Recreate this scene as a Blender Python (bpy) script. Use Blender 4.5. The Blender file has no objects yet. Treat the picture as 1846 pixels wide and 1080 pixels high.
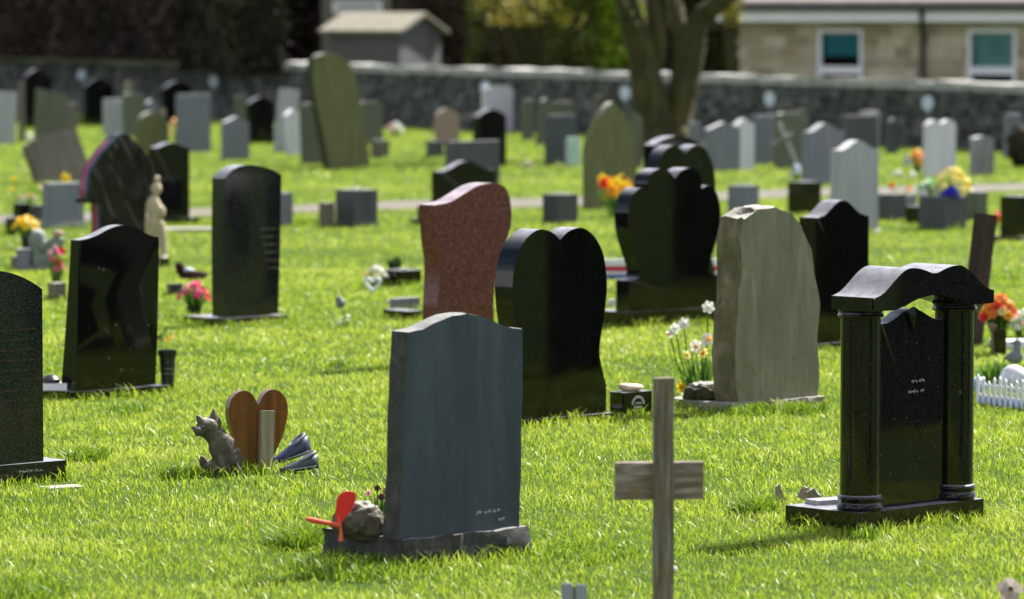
import bpy, bmesh, math, random
import numpy as np
from mathutils import Vector, Matrix, noise
R = math.radians
random.seed(7)
rng = np.random.default_rng(11)
scene = bpy.context.scene
COL = scene.collection

# ------------------------------------------------------------ camera
F = 7692.0            # focal length in pixels of the 1846 px wide photograph
CAMH = 1.96
PITCH = math.atan(510.0 / F)
SP, CP = math.sin(PITCH), math.cos(PITCH)
cam_d = bpy.data.cameras.new('camera')
cam = bpy.data.objects.new('camera', cam_d)
COL.objects.link(cam)
cam_d.sensor_width = 36.0
cam_d.lens = F * 36.0 / 1846.0
cam.location = (0, 0, CAMH)
cam.rotation_euler = (math.pi / 2 - PITCH, 0, 0)
cam_d.clip_start = 0.5
cam_d.clip_end = 1500
cam_d.dof.use_dof = True
cam_d.dof.focus_distance = 17.6
cam_d.dof.aperture_fstop = 3.3
scene.camera = cam

# ------------------------------------------------------------ light
SUN_AZ = (0.70, 0.714)      # horizontal direction towards the sun (x right, y away)
SUN_EL = 47.0
world = bpy.data.worlds.new('World')
scene.world = world
world.use_nodes = True
wn = world.node_tree
bg = wn.nodes['Background']
sky = wn.nodes.new('ShaderNodeTexSky')
sky.sky_type = 'NISHITA'
sky.sun_disc = False
sky.sun_elevation = R(SUN_EL)
sky.sun_rotation = math.atan2(SUN_AZ[0], SUN_AZ[1])
sky.air_density = 1.0
sky.dust_density = 1.2
# fair weather clouds low in the sky
tcw = wn.nodes.new('ShaderNodeTexCoord'); mpw = wn.nodes.new('ShaderNodeMapping'); mpw.inputs['Scale'].default_value = (1, 1, 2.6)
nzw = wn.nodes.new('ShaderNodeTexNoise'); nzw.inputs['Scale'].default_value = 2.6; nzw.inputs['Detail'].default_value = 7; nzw.inputs['Roughness'].default_value = 0.6
rw = wn.nodes.new('ShaderNodeValToRGB'); rw.color_ramp.elements[0].position = 0.44; rw.color_ramp.elements[1].position = 0.60
mxw = wn.nodes.new('ShaderNodeMix'); mxw.data_type = 'RGBA'; mxw.inputs[7].default_value = (11, 11, 11.6, 1)
wn.links.new(tcw.outputs['Generated'], mpw.inputs[0]); wn.links.new(mpw.outputs[0], nzw.inputs['Vector']); wn.links.new(nzw.outputs['Fac'], rw.inputs[0])
wn.links.new(rw.outputs[0], mxw.inputs[0]); wn.links.new(sky.outputs[0], mxw.inputs[6]); wn.links.new(mxw.outputs[2], bg.inputs[0])
bg.inputs[1].default_value = 0.05  # sky strength
sun_d = bpy.data.lights.new('sun', 'SUN')
sun = bpy.data.objects.new('sun', sun_d)
COL.objects.link(sun)
sun_d.energy = 5.0
sun_d.angle = R(0.5)
sun_d.color = (1.0, 0.955, 0.88)
_h = math.hypot(*SUN_AZ)
sd = Vector((SUN_AZ[0] / _h * math.cos(R(SUN_EL)), SUN_AZ[1] / _h * math.cos(R(SUN_EL)), math.sin(R(SUN_EL))))
sun.rotation_euler = sd.to_track_quat('Z', 'Y').to_euler()
scene.view_settings.view_transform = 'Standard'
scene.view_settings.look = 'None'
scene.view_settings.gamma = 1.0
scene.view_settings.exposure = 1.45
scene.cycles.max_bounces = 6
scene.cycles.diffuse_bounces = 3
scene.cycles.transmission_bounces = 4
scene.cycles.sample_clamp_indirect = 4.0

# ------------------------------------------------------------ pixel helpers
def ray(px, py):
    u, v = (px - 923.0) / F, -(py - 540.0) / F
    return Vector((u, CP + v * SP, -SP + v * CP))
def G(px, py, z=0.0):
    d = ray(px, py); t = (z - CAMH) / d.z
    return Vector((d.x * t, d.y * t, z))
def At(px, py, Y):
    d = ray(px, py); t = Y / d.y
    return Vector((d.x * t, Y, CAMH + d.z * t))
def S(Y): return F / (Y * CP)     # px per metre near the ground at distance Y

FOOT = []      # footprints kept free of grass: (cx, cy, phi, hw, hd)
RIM = []       # bases that get longer grass

# ------------------------------------------------------------ materials
MATS = {}
def _nt(name):
    m = bpy.data.materials.new(name); m.use_nodes = True
    nt = m.node_tree; b = nt.nodes['Principled BSDF']
    return m, nt, b
def N(nt, t, **kw):
    n = nt.nodes.new(t)
    for k, v in kw.items(): setattr(n, k, v)
    return n
def coords(nt, scale=(1, 1, 1), rnd=True):
    tc = N(nt, 'ShaderNodeTexCoord'); mp = N(nt, 'ShaderNodeMapping')
    mp.inputs['Scale'].default_value = scale
    nt.links.new(tc.outputs['Object'], mp.inputs[0])
    if rnd:
        oi = N(nt, 'ShaderNodeObjectInfo'); ml = N(nt, 'ShaderNodeMath', operation='MULTIPLY')
        ml.inputs[1].default_value = 37.0
        cb = N(nt, 'ShaderNodeCombineXYZ')
        nt.links.new(oi.outputs['Random'], ml.inputs[0])
        for i in range(3): nt.links.new(ml.outputs[0], cb.inputs[i])
        nt.links.new(cb.outputs[0], mp.inputs['Location'])
    return mp.outputs[0]
def ramp(nt, fac, stops):
    r = N(nt, 'ShaderNodeValToRGB')
    el = r.color_ramp.elements
    while len(el) < len(stops): el.new(0.5)
    for e, (p, c) in zip(el, stops):
        e.position = p; e.color = (*c, 1) if len(c) == 3 else c
    nt.links.new(fac, r.inputs[0]); return r.outputs[0]
def nz(nt, vec, scale, detail=4, rough=0.55, dist=0.0):
    n = N(nt, 'ShaderNodeTexNoise')
    n.inputs['Scale'].default_value = scale; n.inputs['Detail'].default_value = detail
    n.inputs['Roughness'].default_value = rough; n.inputs['Distortion'].default_value = dist
    nt.links.new(vec, n.inputs['Vector']); return n.outputs['Fac']
def mixc(nt, fac, a, b, mode='MIX'):
    m = N(nt, 'ShaderNodeMix', data_type='RGBA', blend_type=mode)
    for s, v in ((0, fac), (6, a), (7, b)):
        if hasattr(v, 'is_linked') or hasattr(v, 'links'): nt.links.new(v, m.inputs[s])
        else: m.inputs[s].default_value = v if s == 0 else (*v, 1)
    return m.outputs[2]
def bump(nt, b, h, strength, dist=0.01):
    bp = N(nt, 'ShaderNodeBump'); bp.inputs['Strength'].default_value = strength
    bp.inputs['Distance'].default_value = dist
    nt.links.new(h, bp.inputs['Height']); nt.links.new(bp.outputs[0], b.inputs['Normal'])

def plain(name, col, rough=0.6, spec=0.5, var=0.25, scale=30, bmp=0.15, metal=0):
    """a slightly mottled surface"""
    if name in MATS: return MATS[name]
    m, nt, b = _nt(name); v = coords(nt)
    f = nz(nt, v, scale, 5, 0.6)
    c = ramp(nt, f, [(0.3, tuple(x * (1 - var) for x in col)), (0.7, tuple(min(1, x * (1 + var)) for x in col))])
    nt.links.new(c, b.inputs['Base Color'])
    b.inputs['Roughness'].default_value = rough
    b.inputs['Specular IOR Level'].default_value = spec
    b.inputs['Metallic'].default_value = metal
    if bmp: bump(nt, b, nz(nt, v, scale * 4, 3), bmp, 0.003)
    MATS[name] = m; return m

def dusty_highlight(nt, c, lo, hi, amt, col):
    """pale upward faces: dust, plus sun and sky highlights painted into the colour"""
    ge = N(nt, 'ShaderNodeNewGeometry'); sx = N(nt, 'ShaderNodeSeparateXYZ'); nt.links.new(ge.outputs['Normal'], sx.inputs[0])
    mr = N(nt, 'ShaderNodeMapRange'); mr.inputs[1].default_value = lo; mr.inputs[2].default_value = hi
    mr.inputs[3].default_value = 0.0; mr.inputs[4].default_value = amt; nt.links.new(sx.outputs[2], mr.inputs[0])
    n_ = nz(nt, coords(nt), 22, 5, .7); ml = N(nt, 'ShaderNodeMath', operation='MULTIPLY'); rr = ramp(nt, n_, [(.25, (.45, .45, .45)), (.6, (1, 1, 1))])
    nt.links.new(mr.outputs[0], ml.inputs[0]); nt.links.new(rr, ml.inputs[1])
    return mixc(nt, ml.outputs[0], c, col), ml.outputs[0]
def polished(name, base, fleck, amount=0.62, rough=0.07, scale=260, dust=0.3):
    """polished granite: crystal flecks under a gloss, faint dust film"""
    if name in MATS: return MATS[name]
    m, nt, b = _nt(name); v = coords(nt)
    vo = N(nt, 'ShaderNodeTexVoronoi'); vo.inputs['Scale'].default_value = scale
    nt.links.new(v, vo.inputs['Vector'])
    bw = N(nt, 'ShaderNodeSeparateColor'); nt.links.new(vo.outputs['Color'], bw.inputs[0])
    c = ramp(nt, bw.outputs[0], [(amount, base), (min(1, amount + 0.3), fleck)])
    big = nz(nt, v, 5, 5, 0.6)
    drip = nz(nt, coords(nt, (9, 9, 0.9)), 3, 4, 0.6)
    c2 = mixc(nt, ramp(nt, drip, [(0.45, (0, 0, 0)), (0.85, (dust * .035,) * 3)]), c, (0.25, 0.25, 0.22))
    sp_ = N(nt, 'ShaderNodeTexVoronoi'); sp_.inputs['Scale'].default_value = 16; nt.links.new(v, sp_.inputs['Vector'])   # bird lime and water spots
    sc_ = N(nt, 'ShaderNodeSeparateColor'); nt.links.new(sp_.outputs['Color'], sc_.inputs[0])
    th_ = N(nt, 'ShaderNodeMath', operation='MULTIPLY'); th_.inputs[1].default_value = .16; nt.links.new(ramp(nt, sc_.outputs[1], [(.80, (0, 0, 0)), (.99, (1, 1, 1))]), th_.inputs[0])
    ls_ = N(nt, 'ShaderNodeMath', operation='LESS_THAN'); nt.links.new(sp_.outputs['Distance'], ls_.inputs[0]); nt.links.new(th_.outputs[0], ls_.inputs[1])
    sm_ = N(nt, 'ShaderNodeMath', operation='MULTIPLY'); sm_.inputs[1].default_value = .16; nt.links.new(ls_.outputs[0], sm_.inputs[0])
    c2 = mixc(nt, sm_.outputs[0], c2, (.30, .30, .29))
    c2, df = dusty_highlight(nt, c2, .55, .95, .55, (.50, .50, .55))  # dust and a painted bright highlight on the top faces
    nt.links.new(c2, b.inputs['Base Color'])
    rr = N(nt, 'ShaderNodeMapRange'); rr.inputs[1].default_value = 0.35; rr.inputs[2].default_value = 0.75
    rr.inputs[3].default_value = rough; rr.inputs[4].default_value = rough + 0.06
    nt.links.new(big, rr.inputs[0])
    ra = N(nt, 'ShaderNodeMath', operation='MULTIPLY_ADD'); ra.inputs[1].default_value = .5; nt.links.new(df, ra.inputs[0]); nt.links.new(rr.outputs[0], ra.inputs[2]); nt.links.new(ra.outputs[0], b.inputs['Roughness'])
    b.inputs['IOR'].default_value = 1.42
    MATS[name] = m; return m

def stone_mat(name, cols, streak=6.0, rough=0.85, fine=60, bmp=0.5, lichen=None, edge=None, spec=0.25, vz=0.09, top_light=0.6):
    """weathered stone: vertical streaks, blotches, optional lichen"""
    if name in MATS: return MATS[name]
    m, nt, b = _nt(name)
    v = coords(nt); vs = coords(nt, (1, 1, vz))
    a = nz(nt, vs, streak * 3, 6, 0.65, 0.3)
    c = ramp(nt, a, [(0.28, cols[0]), (0.5, cols[1]), (0.72, cols[2])])
    bl = nz(nt, v, 4, 6, 0.65)
    c = mixc(nt, ramp(nt, bl, [(0.35, (0, 0, 0)), (0.65, (0.6, 0.6, 0.6))]), c, cols[1])
    if lichen:
        lf = nz(nt, v, 14, 6, 0.7, 0.5)
        c = mixc(nt, ramp(nt, lf, [(0.55, (0, 0, 0)), (0.68, (0.75, 0.75, 0.75))]), c, lichen)
    if edge:   # dirt and algae settle on the upper parts of the slab
        tc = N(nt, 'ShaderNodeTexCoord'); sx = N(nt, 'ShaderNodeSeparateXYZ')
        nt.links.new(tc.outputs['Generated'], sx.inputs[0])
        ad = N(nt, 'ShaderNodeMath', operation='ADD'); nt.links.new(sx.outputs[2], ad.inputs[0])
        ml = N(nt, 'ShaderNodeMath', operation='MULTIPLY'); ml.inputs[1].default_value = 0.5
        nt.links.new(bl, ml.inputs[0]); nt.links.new(ml.outputs[0], ad.inputs[1])
        c = mixc(nt, ramp(nt, ad.outputs[0], [(0.85, (0, 0, 0)), (1.25, (0.7, 0.7, 0.7))]), c, edge)
    if top_light: c, _ = dusty_highlight(nt, c, .6, .95, top_light, (.58, .57, .55))  # weathered tops, also painted paler to look sunlit
    nt.links.new(c, b.inputs['Base Color'])
    b.inputs['Roughness'].default_value = rough
    b.inputs['Specular IOR Level'].default_value = spec
    bump(nt, b, nz(nt, v, fine, 6, 0.7), bmp, 0.004)
    MATS[name] = m; return m

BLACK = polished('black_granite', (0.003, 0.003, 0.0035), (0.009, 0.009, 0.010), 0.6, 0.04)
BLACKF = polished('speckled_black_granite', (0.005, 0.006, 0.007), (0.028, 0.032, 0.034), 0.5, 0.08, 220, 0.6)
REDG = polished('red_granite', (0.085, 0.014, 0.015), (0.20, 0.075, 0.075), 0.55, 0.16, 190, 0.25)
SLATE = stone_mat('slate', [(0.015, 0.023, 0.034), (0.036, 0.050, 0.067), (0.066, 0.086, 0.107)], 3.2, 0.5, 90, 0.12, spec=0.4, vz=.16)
SLATEROUGH = stone_mat('rock_faced_slate', [(0.015, 0.015, 0.016), (0.045, 0.046, 0.046), (0.10, 0.10, 0.095)], 8, 0.65, 55, 1.0, lichen=(0.05, 0.05, 0.025), vz=.7, top_light=.35)
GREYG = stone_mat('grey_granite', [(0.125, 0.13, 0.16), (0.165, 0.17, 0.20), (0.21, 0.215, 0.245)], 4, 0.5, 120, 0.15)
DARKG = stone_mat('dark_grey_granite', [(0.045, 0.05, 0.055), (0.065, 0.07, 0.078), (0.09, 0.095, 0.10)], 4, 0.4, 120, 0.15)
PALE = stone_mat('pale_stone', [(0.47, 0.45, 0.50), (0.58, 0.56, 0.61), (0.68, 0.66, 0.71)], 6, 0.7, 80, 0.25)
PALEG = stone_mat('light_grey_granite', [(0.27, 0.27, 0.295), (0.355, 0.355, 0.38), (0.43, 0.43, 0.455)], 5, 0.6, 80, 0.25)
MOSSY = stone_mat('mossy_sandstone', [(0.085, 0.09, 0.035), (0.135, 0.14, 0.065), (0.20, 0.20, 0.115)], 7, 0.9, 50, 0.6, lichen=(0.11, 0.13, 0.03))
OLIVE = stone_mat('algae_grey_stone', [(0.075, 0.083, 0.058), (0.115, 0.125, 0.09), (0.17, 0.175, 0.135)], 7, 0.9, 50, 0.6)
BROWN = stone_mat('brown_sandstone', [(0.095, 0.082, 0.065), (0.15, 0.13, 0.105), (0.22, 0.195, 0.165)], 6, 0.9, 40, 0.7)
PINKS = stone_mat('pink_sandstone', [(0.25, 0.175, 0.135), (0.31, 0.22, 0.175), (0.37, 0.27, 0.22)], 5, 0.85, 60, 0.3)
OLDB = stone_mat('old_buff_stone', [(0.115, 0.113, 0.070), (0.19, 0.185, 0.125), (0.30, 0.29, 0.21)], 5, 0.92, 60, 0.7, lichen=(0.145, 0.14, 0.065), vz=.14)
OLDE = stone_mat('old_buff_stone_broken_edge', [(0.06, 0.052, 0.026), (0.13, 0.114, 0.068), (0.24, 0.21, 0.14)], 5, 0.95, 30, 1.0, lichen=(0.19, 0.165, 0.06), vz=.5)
CONC = stone_mat('concrete', [(0.17, 0.155, 0.13), (0.25, 0.23, 0.20), (0.33, 0.305, 0.27)], 2, 0.9, 40, 0.6, lichen=(0.12, 0.12, 0.06), top_light=.2)
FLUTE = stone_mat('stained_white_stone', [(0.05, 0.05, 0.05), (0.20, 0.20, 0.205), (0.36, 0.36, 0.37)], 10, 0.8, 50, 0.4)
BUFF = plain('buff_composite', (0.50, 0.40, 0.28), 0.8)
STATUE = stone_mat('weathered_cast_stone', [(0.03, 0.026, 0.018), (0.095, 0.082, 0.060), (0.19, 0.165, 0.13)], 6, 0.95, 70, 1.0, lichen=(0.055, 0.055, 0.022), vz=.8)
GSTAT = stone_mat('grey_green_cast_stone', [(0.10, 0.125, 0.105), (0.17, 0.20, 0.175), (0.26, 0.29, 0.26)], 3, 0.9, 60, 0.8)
DARKPL = plain('black_plastic', (0.012, 0.012, 0.014), 0.35, 0.5, 0.2, 20, 0.05)
TEXTM = plain('engraved_paint', (0.45, 0.45, 0.44), 0.7)
WHITE = plain('white_paint', (0.80, 0.77, 0.84), 0.5, 0.5, 0.08, 12, 0.05)
WHITEB = plain('off_white_plastic', (0.62, 0.68, 0.78), 0.4, 0.5, 0.1, 12, 0.0)

def wood_mat(name, cols, rough=0.75, axis=(1, 1, 0.06), sc=40, bmp=0.5):
    if name in MATS: return MATS[name]
    m, nt, b = _nt(name)
    v = coords(nt, axis); v2 = coords(nt)
    a = nz(nt, v, sc, 6, 0.65, 0.6)
    c = ramp(nt, a, [(0.3, cols[0]), (0.5, cols[1]), (0.7, cols[2])])
    f = nz(nt, v2, 16, 5, 0.6)
    c = mixc(nt, ramp(nt, f, [(0.45, (0, 0, 0)), (0.75, (0.8, 0.8, 0.8))]), c, cols[3])
    nt.links.new(c, b.inputs['Base Color']); b.inputs['Roughness'].default_value = rough
    bump(nt, b, a, bmp, 0.004); MATS[name] = m; return m
WOODG = wood_mat('weathered_wood', [(0.045, 0.036, 0.028), (0.14, 0.12, 0.095), (0.29, 0.26, 0.22), (0.15, 0.10, 0.03)], sc=55, bmp=.9)
WOODGX = wood_mat('weathered_wood_crossbar', [(0.045, 0.032, 0.024), (0.19, 0.155, 0.12), (0.42, 0.37, 0.32), (0.18, 0.105, 0.03)], axis=(0.12, 1, 1), sc=50, bmp=.9)
WOODV = wood_mat('varnished_wood', [(0.07, 0.018, 0.006), (0.15, 0.042, 0.010), (0.24, 0.085, 0.022), (0.08, 0.028, 0.014)], 0.22, sc=25, bmp=0.1)
WOODS = wood_mat('pale_softwood', [(0.16, 0.12, 0.075), (0.27, 0.225, 0.15), (0.36, 0.31, 0.22), (0.22, 0.2, 0.13)])
WOODD = wood_mat('dark_brown_timber', [(0.018, 0.009, 0.006), (0.035, 0.017, 0.011), (0.055, 0.028, 0.018), (0.025, 0.012, 0.008)], 0.9)
WOODX = wood_mat('shed_boarding', [(0.13, 0.13, 0.135), (0.18, 0.18, 0.19), (0.25, 0.245, 0.25), (0.15, 0.15, 0.15)])
BARK = wood_mat('mossy_bark', [(0.012, 0.010, 0.003), (0.036, 0.030, 0.007), (0.082, 0.070, 0.024), (0.062, 0.068, 0.005)], 0.95, (1, 1, 0.22), 9, 1.0)

def leafy(name, cols, trans=0.35, rough=0.5):
    """foliage or petals; per-blade tint from the 'tint' attribute"""
    if name in MATS: return MATS[name]
    m, nt, b = _nt(name)
    at = N(nt, 'ShaderNodeAttribute', attribute_name='tint')
    c = ramp(nt, at.outputs['Fac'], [(i / (len(cols) - 1), c) for i, c in enumerate(cols)])
    nt.links.new(c, b.inputs['Base Color']); b.inputs['Roughness'].default_value = rough
    b.inputs['Specular IOR Level'].default_value = 0.35
    tr = N(nt, 'ShaderNodeBsdfTranslucent'); nt.links.new(c, tr.inputs['Color'])
    mx = N(nt, 'ShaderNodeMixShader'); mx.inputs[0].default_value = trans
    out = nt.nodes['Material Output']
    nt.links.new(b.outputs[0], mx.inputs[1]); nt.links.new(tr.outputs[0], mx.inputs[2])
    nt.links.new(mx.outputs[0], out.inputs['Surface'])
    MATS[name] = m; return m
LEAF = leafy('garden_leaf', [(0.03, 0.09, 0.015), (0.07, 0.17, 0.02), (0.14, 0.26, 0.035)])
def petal(name, c, k=1.0):
    return leafy(name, [tuple(x * 0.7 for x in c), c, tuple(min(0.9, x * 1.15) for x in c)], 0.35, 0.6)
P_WHITE = petal('white_petals', (0.72, 0.72, 0.66)); P_YEL = petal('yellow_petals', (0.80, 0.62, 0.03))
P_PALEY = petal('primrose_petals', (0.80, 0.72, 0.25)); P_ORA = petal('orange_petals', (0.80, 0.20, 0.02))
P_AMB = petal('amber_petals', (0.80, 0.36, 0.02)); P_PINK = petal('pink_petals', (0.75, 0.05, 0.22))
P_LPINK = petal('pale_pink_petals', (0.80, 0.42, 0.45)); P_RED = petal('red_petals', (0.70, 0.012, 0.012))
P_BLUE = petal('royal_blue_petals', (0.015, 0.02, 0.42)); P_GRN = petal('mint_petals', (0.25, 0.55, 0.30))
P_DEAD = petal('dead_flower', (0.10, 0.05, 0.035)); P_LBL = petal('pale_blue_petals', (0.45, 0.55, 0.75))

# ------------------------------------------------------------ object helpers
def empty(name, loc=(0, 0, 0), rz=0.0):
    o = bpy.data.objects.new(name, None); COL.objects.link(o)
    o.location = loc; o.rotation_euler = (0, 0, rz); o.empty_display_size = 0.1
    return o
def tag(o, label, cat, group=None, kind=None):
    if label: o['label'] = label
    if cat: o['category'] = cat
    if group: o['group'] = group
    if kind: o['kind'] = kind
    return o
def link(name, me, mat, parent=None, loc=None, rot=None):
    o = bpy.data.objects.new(name, me); COL.objects.link(o)
    if mat is not None and not me.materials:
        for mm in (mat if isinstance(mat, (list, tuple)) else [mat]): me.materials.append(mm)
    if parent is not None: o.parent = parent
    if loc is not None: o.location = loc
    if rot is not None: o.rotation_euler = rot
    return o
def fin(bm, name, mat, parent=None, loc=None, rot=None, smooth=35):
    me = bpy.data.meshes.new(name)
    bmesh.ops.recalc_face_normals(bm, faces=bm.faces)
    bm.to_mesh(me); bm.free()
    if smooth:
        me.shade_smooth(); me.set_sharp_from_angle(angle=R(smooth))
    o = link(name, me, mat, parent, loc, rot)
    if smooth and smooth < 50:
        wm = o.modifiers.new('w', 'WEIGHTED_NORMAL'); wm.mode = 'FACE_AREA'; wm.weight = 100; wm.keep_sharp = True
    return o
def bm_box(bm, x0, x1, y0, y1, z0, z1, mi=0, M=None):
    vs = [bm.verts.new((x, y, z)) for z in (z0, z1) for x, y in ((x0, y0), (x1, y0), (x1, y1), (x0, y1))]
    if M is not None:
        for v in vs: v.co = M @ v.co
    fs = [(0, 3, 2, 1), (4, 5, 6, 7), (0, 1, 5, 4), (1, 2, 6, 5), (2, 3, 7, 6), (3, 0, 4, 7)]
    out = []
    for f in fs:
        fc = bm.faces.new([vs[i] for i in f]); fc.material_index = mi; out.append(fc)
    return vs, out
def bevel_all(bm, off, seg=2):
    bmesh.ops.bevel(bm, geom=[e for e in bm.edges if len(e.link_faces) == 2 and e.calc_face_angle(0) > 0.5],
                    offset=off, segments=seg, affect='EDGES', profile=0.6, clamp_overlap=True)
def box(name, x0, x1, y0, y1, z0, z1, mat, parent=None, bev=0.004, loc=None, rot=None):
    bm = bmesh.new(); bm_box(bm, x0, x1, y0, y1, z0, z1)
    if bev: bevel_all(bm, bev)
    return fin(bm, name, mat, parent, loc, rot)
def rough_box(name, x0, x1, y0, y1, z0, z1, mat, parent=None, amp=0.012, step=0.025, loc=None, rot=None, seed=0.0):
    """a rock-faced block: subdivided and pushed about by noise"""
    bm = bmesh.new()
    nx, ny, nzz = [max(2, int((b - a) / step)) for a, b in ((x0, x1), (y0, y1), (z0, z1))]
    grid = {}
    def v(i, j, k):
        key = (i, j, k)
        if key not in grid:
            p = Vector((x0 + (x1 - x0) * i / nx, y0 + (y1 - y0) * j / ny, z0 + (z1 - z0) * k / nzz))
            n = noise.noise_vector(p * 13 + Vector((seed, 3, 1))) * amp + noise.noise_vector(p * 45 + Vector((seed, 7, 1))) * amp * .5
            if k == nzz: n.z *= 0.3
            grid[key] = bm.verts.new(p + n)
        return grid[key]
    for k in (0, nzz):
        for i in range(nx):
            for j in range(ny): bm.faces.new([v(i, j, k), v(i + 1, j, k), v(i + 1, j + 1, k), v(i, j + 1, k)])
    for j in (0, ny):
        for i in range(nx):
            for k in range(nzz): bm.faces.new([v(i, j, k), v(i + 1, j, k), v(i + 1, j, k + 1), v(i, j, k + 1)])
    for i in (0, nx):
        for j in range(ny):
            for k in range(nzz): bm.faces.new([v(i, j, k), v(i, j + 1, k), v(i, j + 1, k + 1), v(i, j, k + 1)])
    return fin(bm, name, mat, parent, loc, rot, smooth=25)

def catmull(pts, n=6, closed=False):
    out = []
    m = len(pts)
    for i in range(m if closed else m - 1):
        p0, p1, p2, p3 = (pts[(i + k) % m] if closed else pts[min(max(i + k, 0), m - 1)] for k in (-1, 0, 1, 2))
        for t in range(n):
            t /= n
            out.append(tuple(0.5 * (2 * b + (c - a) * t + (2 * a - 5 * b + 4 * c - d) * t * t + (3 * b - a - 3 * c + d) * t ** 3)
                             for a, b, c, d in zip(p0, p1, p2, p3)))
    if not closed: out.append(tuple(pts[-1]))
    return out
def dense(pts, step):
    out = []
    m = len(pts)
    for i in range(m):
        a, b = pts[i], pts[(i + 1) % m]
        k = max(1, int(math.hypot(b[0] - a[0], b[1] - a[1]) / step))
        for t in range(k): out.append((a[0] + (b[0] - a[0]) * t / k, a[1] + (b[1] - a[1]) * t / k))
    return out

def profile(kind, W, H, r, n=28):
    h = W / 2
    if kind == 'heart' or kind == 'twin':
        half = {'heart': [(0, .938), (.10, .970), (.26, .995), (.48, 1.0), (.72, .955), (.92, .86), (1.0, .72), (.985, .60), (.91, .47), (.85, .36), (.86, .29), (.93, .21), (1.0, .14)],
                'twin': [(0, .93), (.05, .95), (.15, .985), (.32, 1.0), (.48, .98), (.57, .93), (.585, .87), (.575, .835), (.64, .862), (.78, .865), (.93, .80), (1.0, .68), (.97, .55), (.86, .42), (.77, .33), (.745, .28), (.78, .235), (.97, .22)]}[kind]
        s = catmull(half, 5)
        right = [(u * h, v * H) for u, v in s]
        left = [(-u, v) for u, v in right[1:]]
        lowr = [(h * (1.0 if kind == 'heart' else .97), 0)]
        # ring: bottom-left, bottom-right, up the right side, notch, down the left
        return [(-lowr[0][0], 0), (lowr[0][0], 0)] + right[::-1] + left
    pts = [(-h, 0), (h, 0)]
    for i in range(n + 1):
        t = 1 - 2 * i / n
        a = abs(t)
        if kind == 'flat': z = H
        elif kind == 'ogee': z = H - r * (1 - (0.5 + 0.5 * math.cos(math.pi * min(1, a / 0.86))))
        elif kind == 'dome': z = H - r * a * a
        elif kind == 'peak': z = H - r * a
        elif kind == 'gothic': z = H - r * (a ** 1.35 * 0.75 + a ** 6 * 0.25)
        elif kind == 'round': z = H - r * (1 - math.sqrt(max(0, 1 - a * a)))
        elif kind == 'slant': z = H - r * (t + 1) / 2
        elif kind == 'shoulder': z = H - (0 if a < 0.6 else r * (1 - math.sqrt(max(0, 1 - ((a - .6) / .4) ** 2))))
        elif kind == 'twohump': z = H - r * (1 - abs(math.sin(math.pi * t))) if a > 0.02 else H - r
        if kind == 'flat' and 0 < i < n: continue
        pts.append((t * h, z))
    return pts

def slab(name, outline, th, mat, parent=None, rough=0.0, bev=0.005, mats=None, taper=0.0, loc=None, rot=None, step=0.02):
    """an outline (x, z) given thickness along y. front face at -th/2. rough > 0: broken edges (second material)"""
    bm = bmesh.new()
    if rough > 0:
        pts = dense(outline, step)
        cx = sum(p[0] for p in pts) / len(pts); cz = sum(p[1] for p in pts) / len(pts)
        rows = 6; ring = []
        for k in range(rows + 1):
            y = -th / 2 + th * k / rows; rr = []
            w = rough * (0.55 if k in (0, rows) else 1.0)
            for (x, z) in pts:
                n = noise.noise_vector(Vector((x * 9, y * 14, z * 9)) + Vector((th * 91, 0, 0))) + 0.6 * noise.noise_vector(Vector((x * 34, y * 40, z * 34)))
                f = 0.0 if z < 0.01 else 1.0
                rr.append(bm.verts.new((x + n.x * w, y + (n.y * w * 0.3 if 0 < k < rows else 0), z + n.z * w * f)))
            ring.append(rr)
        bm.faces.new(ring[0]); bm.faces.new(ring[-1][::-1])
        m = len(pts)
        for k in range(rows):
            for i in range(m):
                f = bm.faces.new([ring[k][i], ring[k + 1][i], ring[k + 1][(i + 1) % m], ring[k][(i + 1) % m]])
                f.material_index = 1
    else:
        H = max(p[1] for p in outline)
        fr, bk = [], []
        for (x, z) in outline:
            e = taper * (1 - z / H) ** 1.5
            fr.append(bm.verts.new((x, -th / 2, z))); bk.append(bm.verts.new((x, th / 2 + e, z)))
        bm.faces.new(fr); bm.faces.new(bk[::-1])
        m = len(fr)
        for i in range(m):
            f = bm.faces.new([fr[i], bk[i], bk[(i + 1) % m], fr[(i + 1) % m]])
            f.material_index = 1 if mats else 0
        if bev:
            be = [e for e in bm.edges if (e.verts[0] in fr and e.verts[1] in fr) or (e.verts[0] in bk and e.verts[1] in bk)]
            bmesh.ops.bevel(bm, geom=be, offset=bev, segments=2, affect='EDGES', profile=0.6, clamp_overlap=True)
    o = fin(bm, name, mats if mats else ([mat, mat] if rough > 0 and not isinstance(mat, (list, tuple)) else mat), parent, loc, rot, smooth=32)
    return o

def place(x0, x1, yb, th, phi):
    """centre of a slab whose silhouette spans x0..x1 and whose front foot is at row yb; returns (centre, scale)"""
    mid = (x0 + x1) / 2
    g = G(mid, yb)
    Y = g.y + th / 2 * math.cos(phi)
    c = At(mid, 500, Y); return Vector((c.x, Y, 0)), S(Y)

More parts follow.
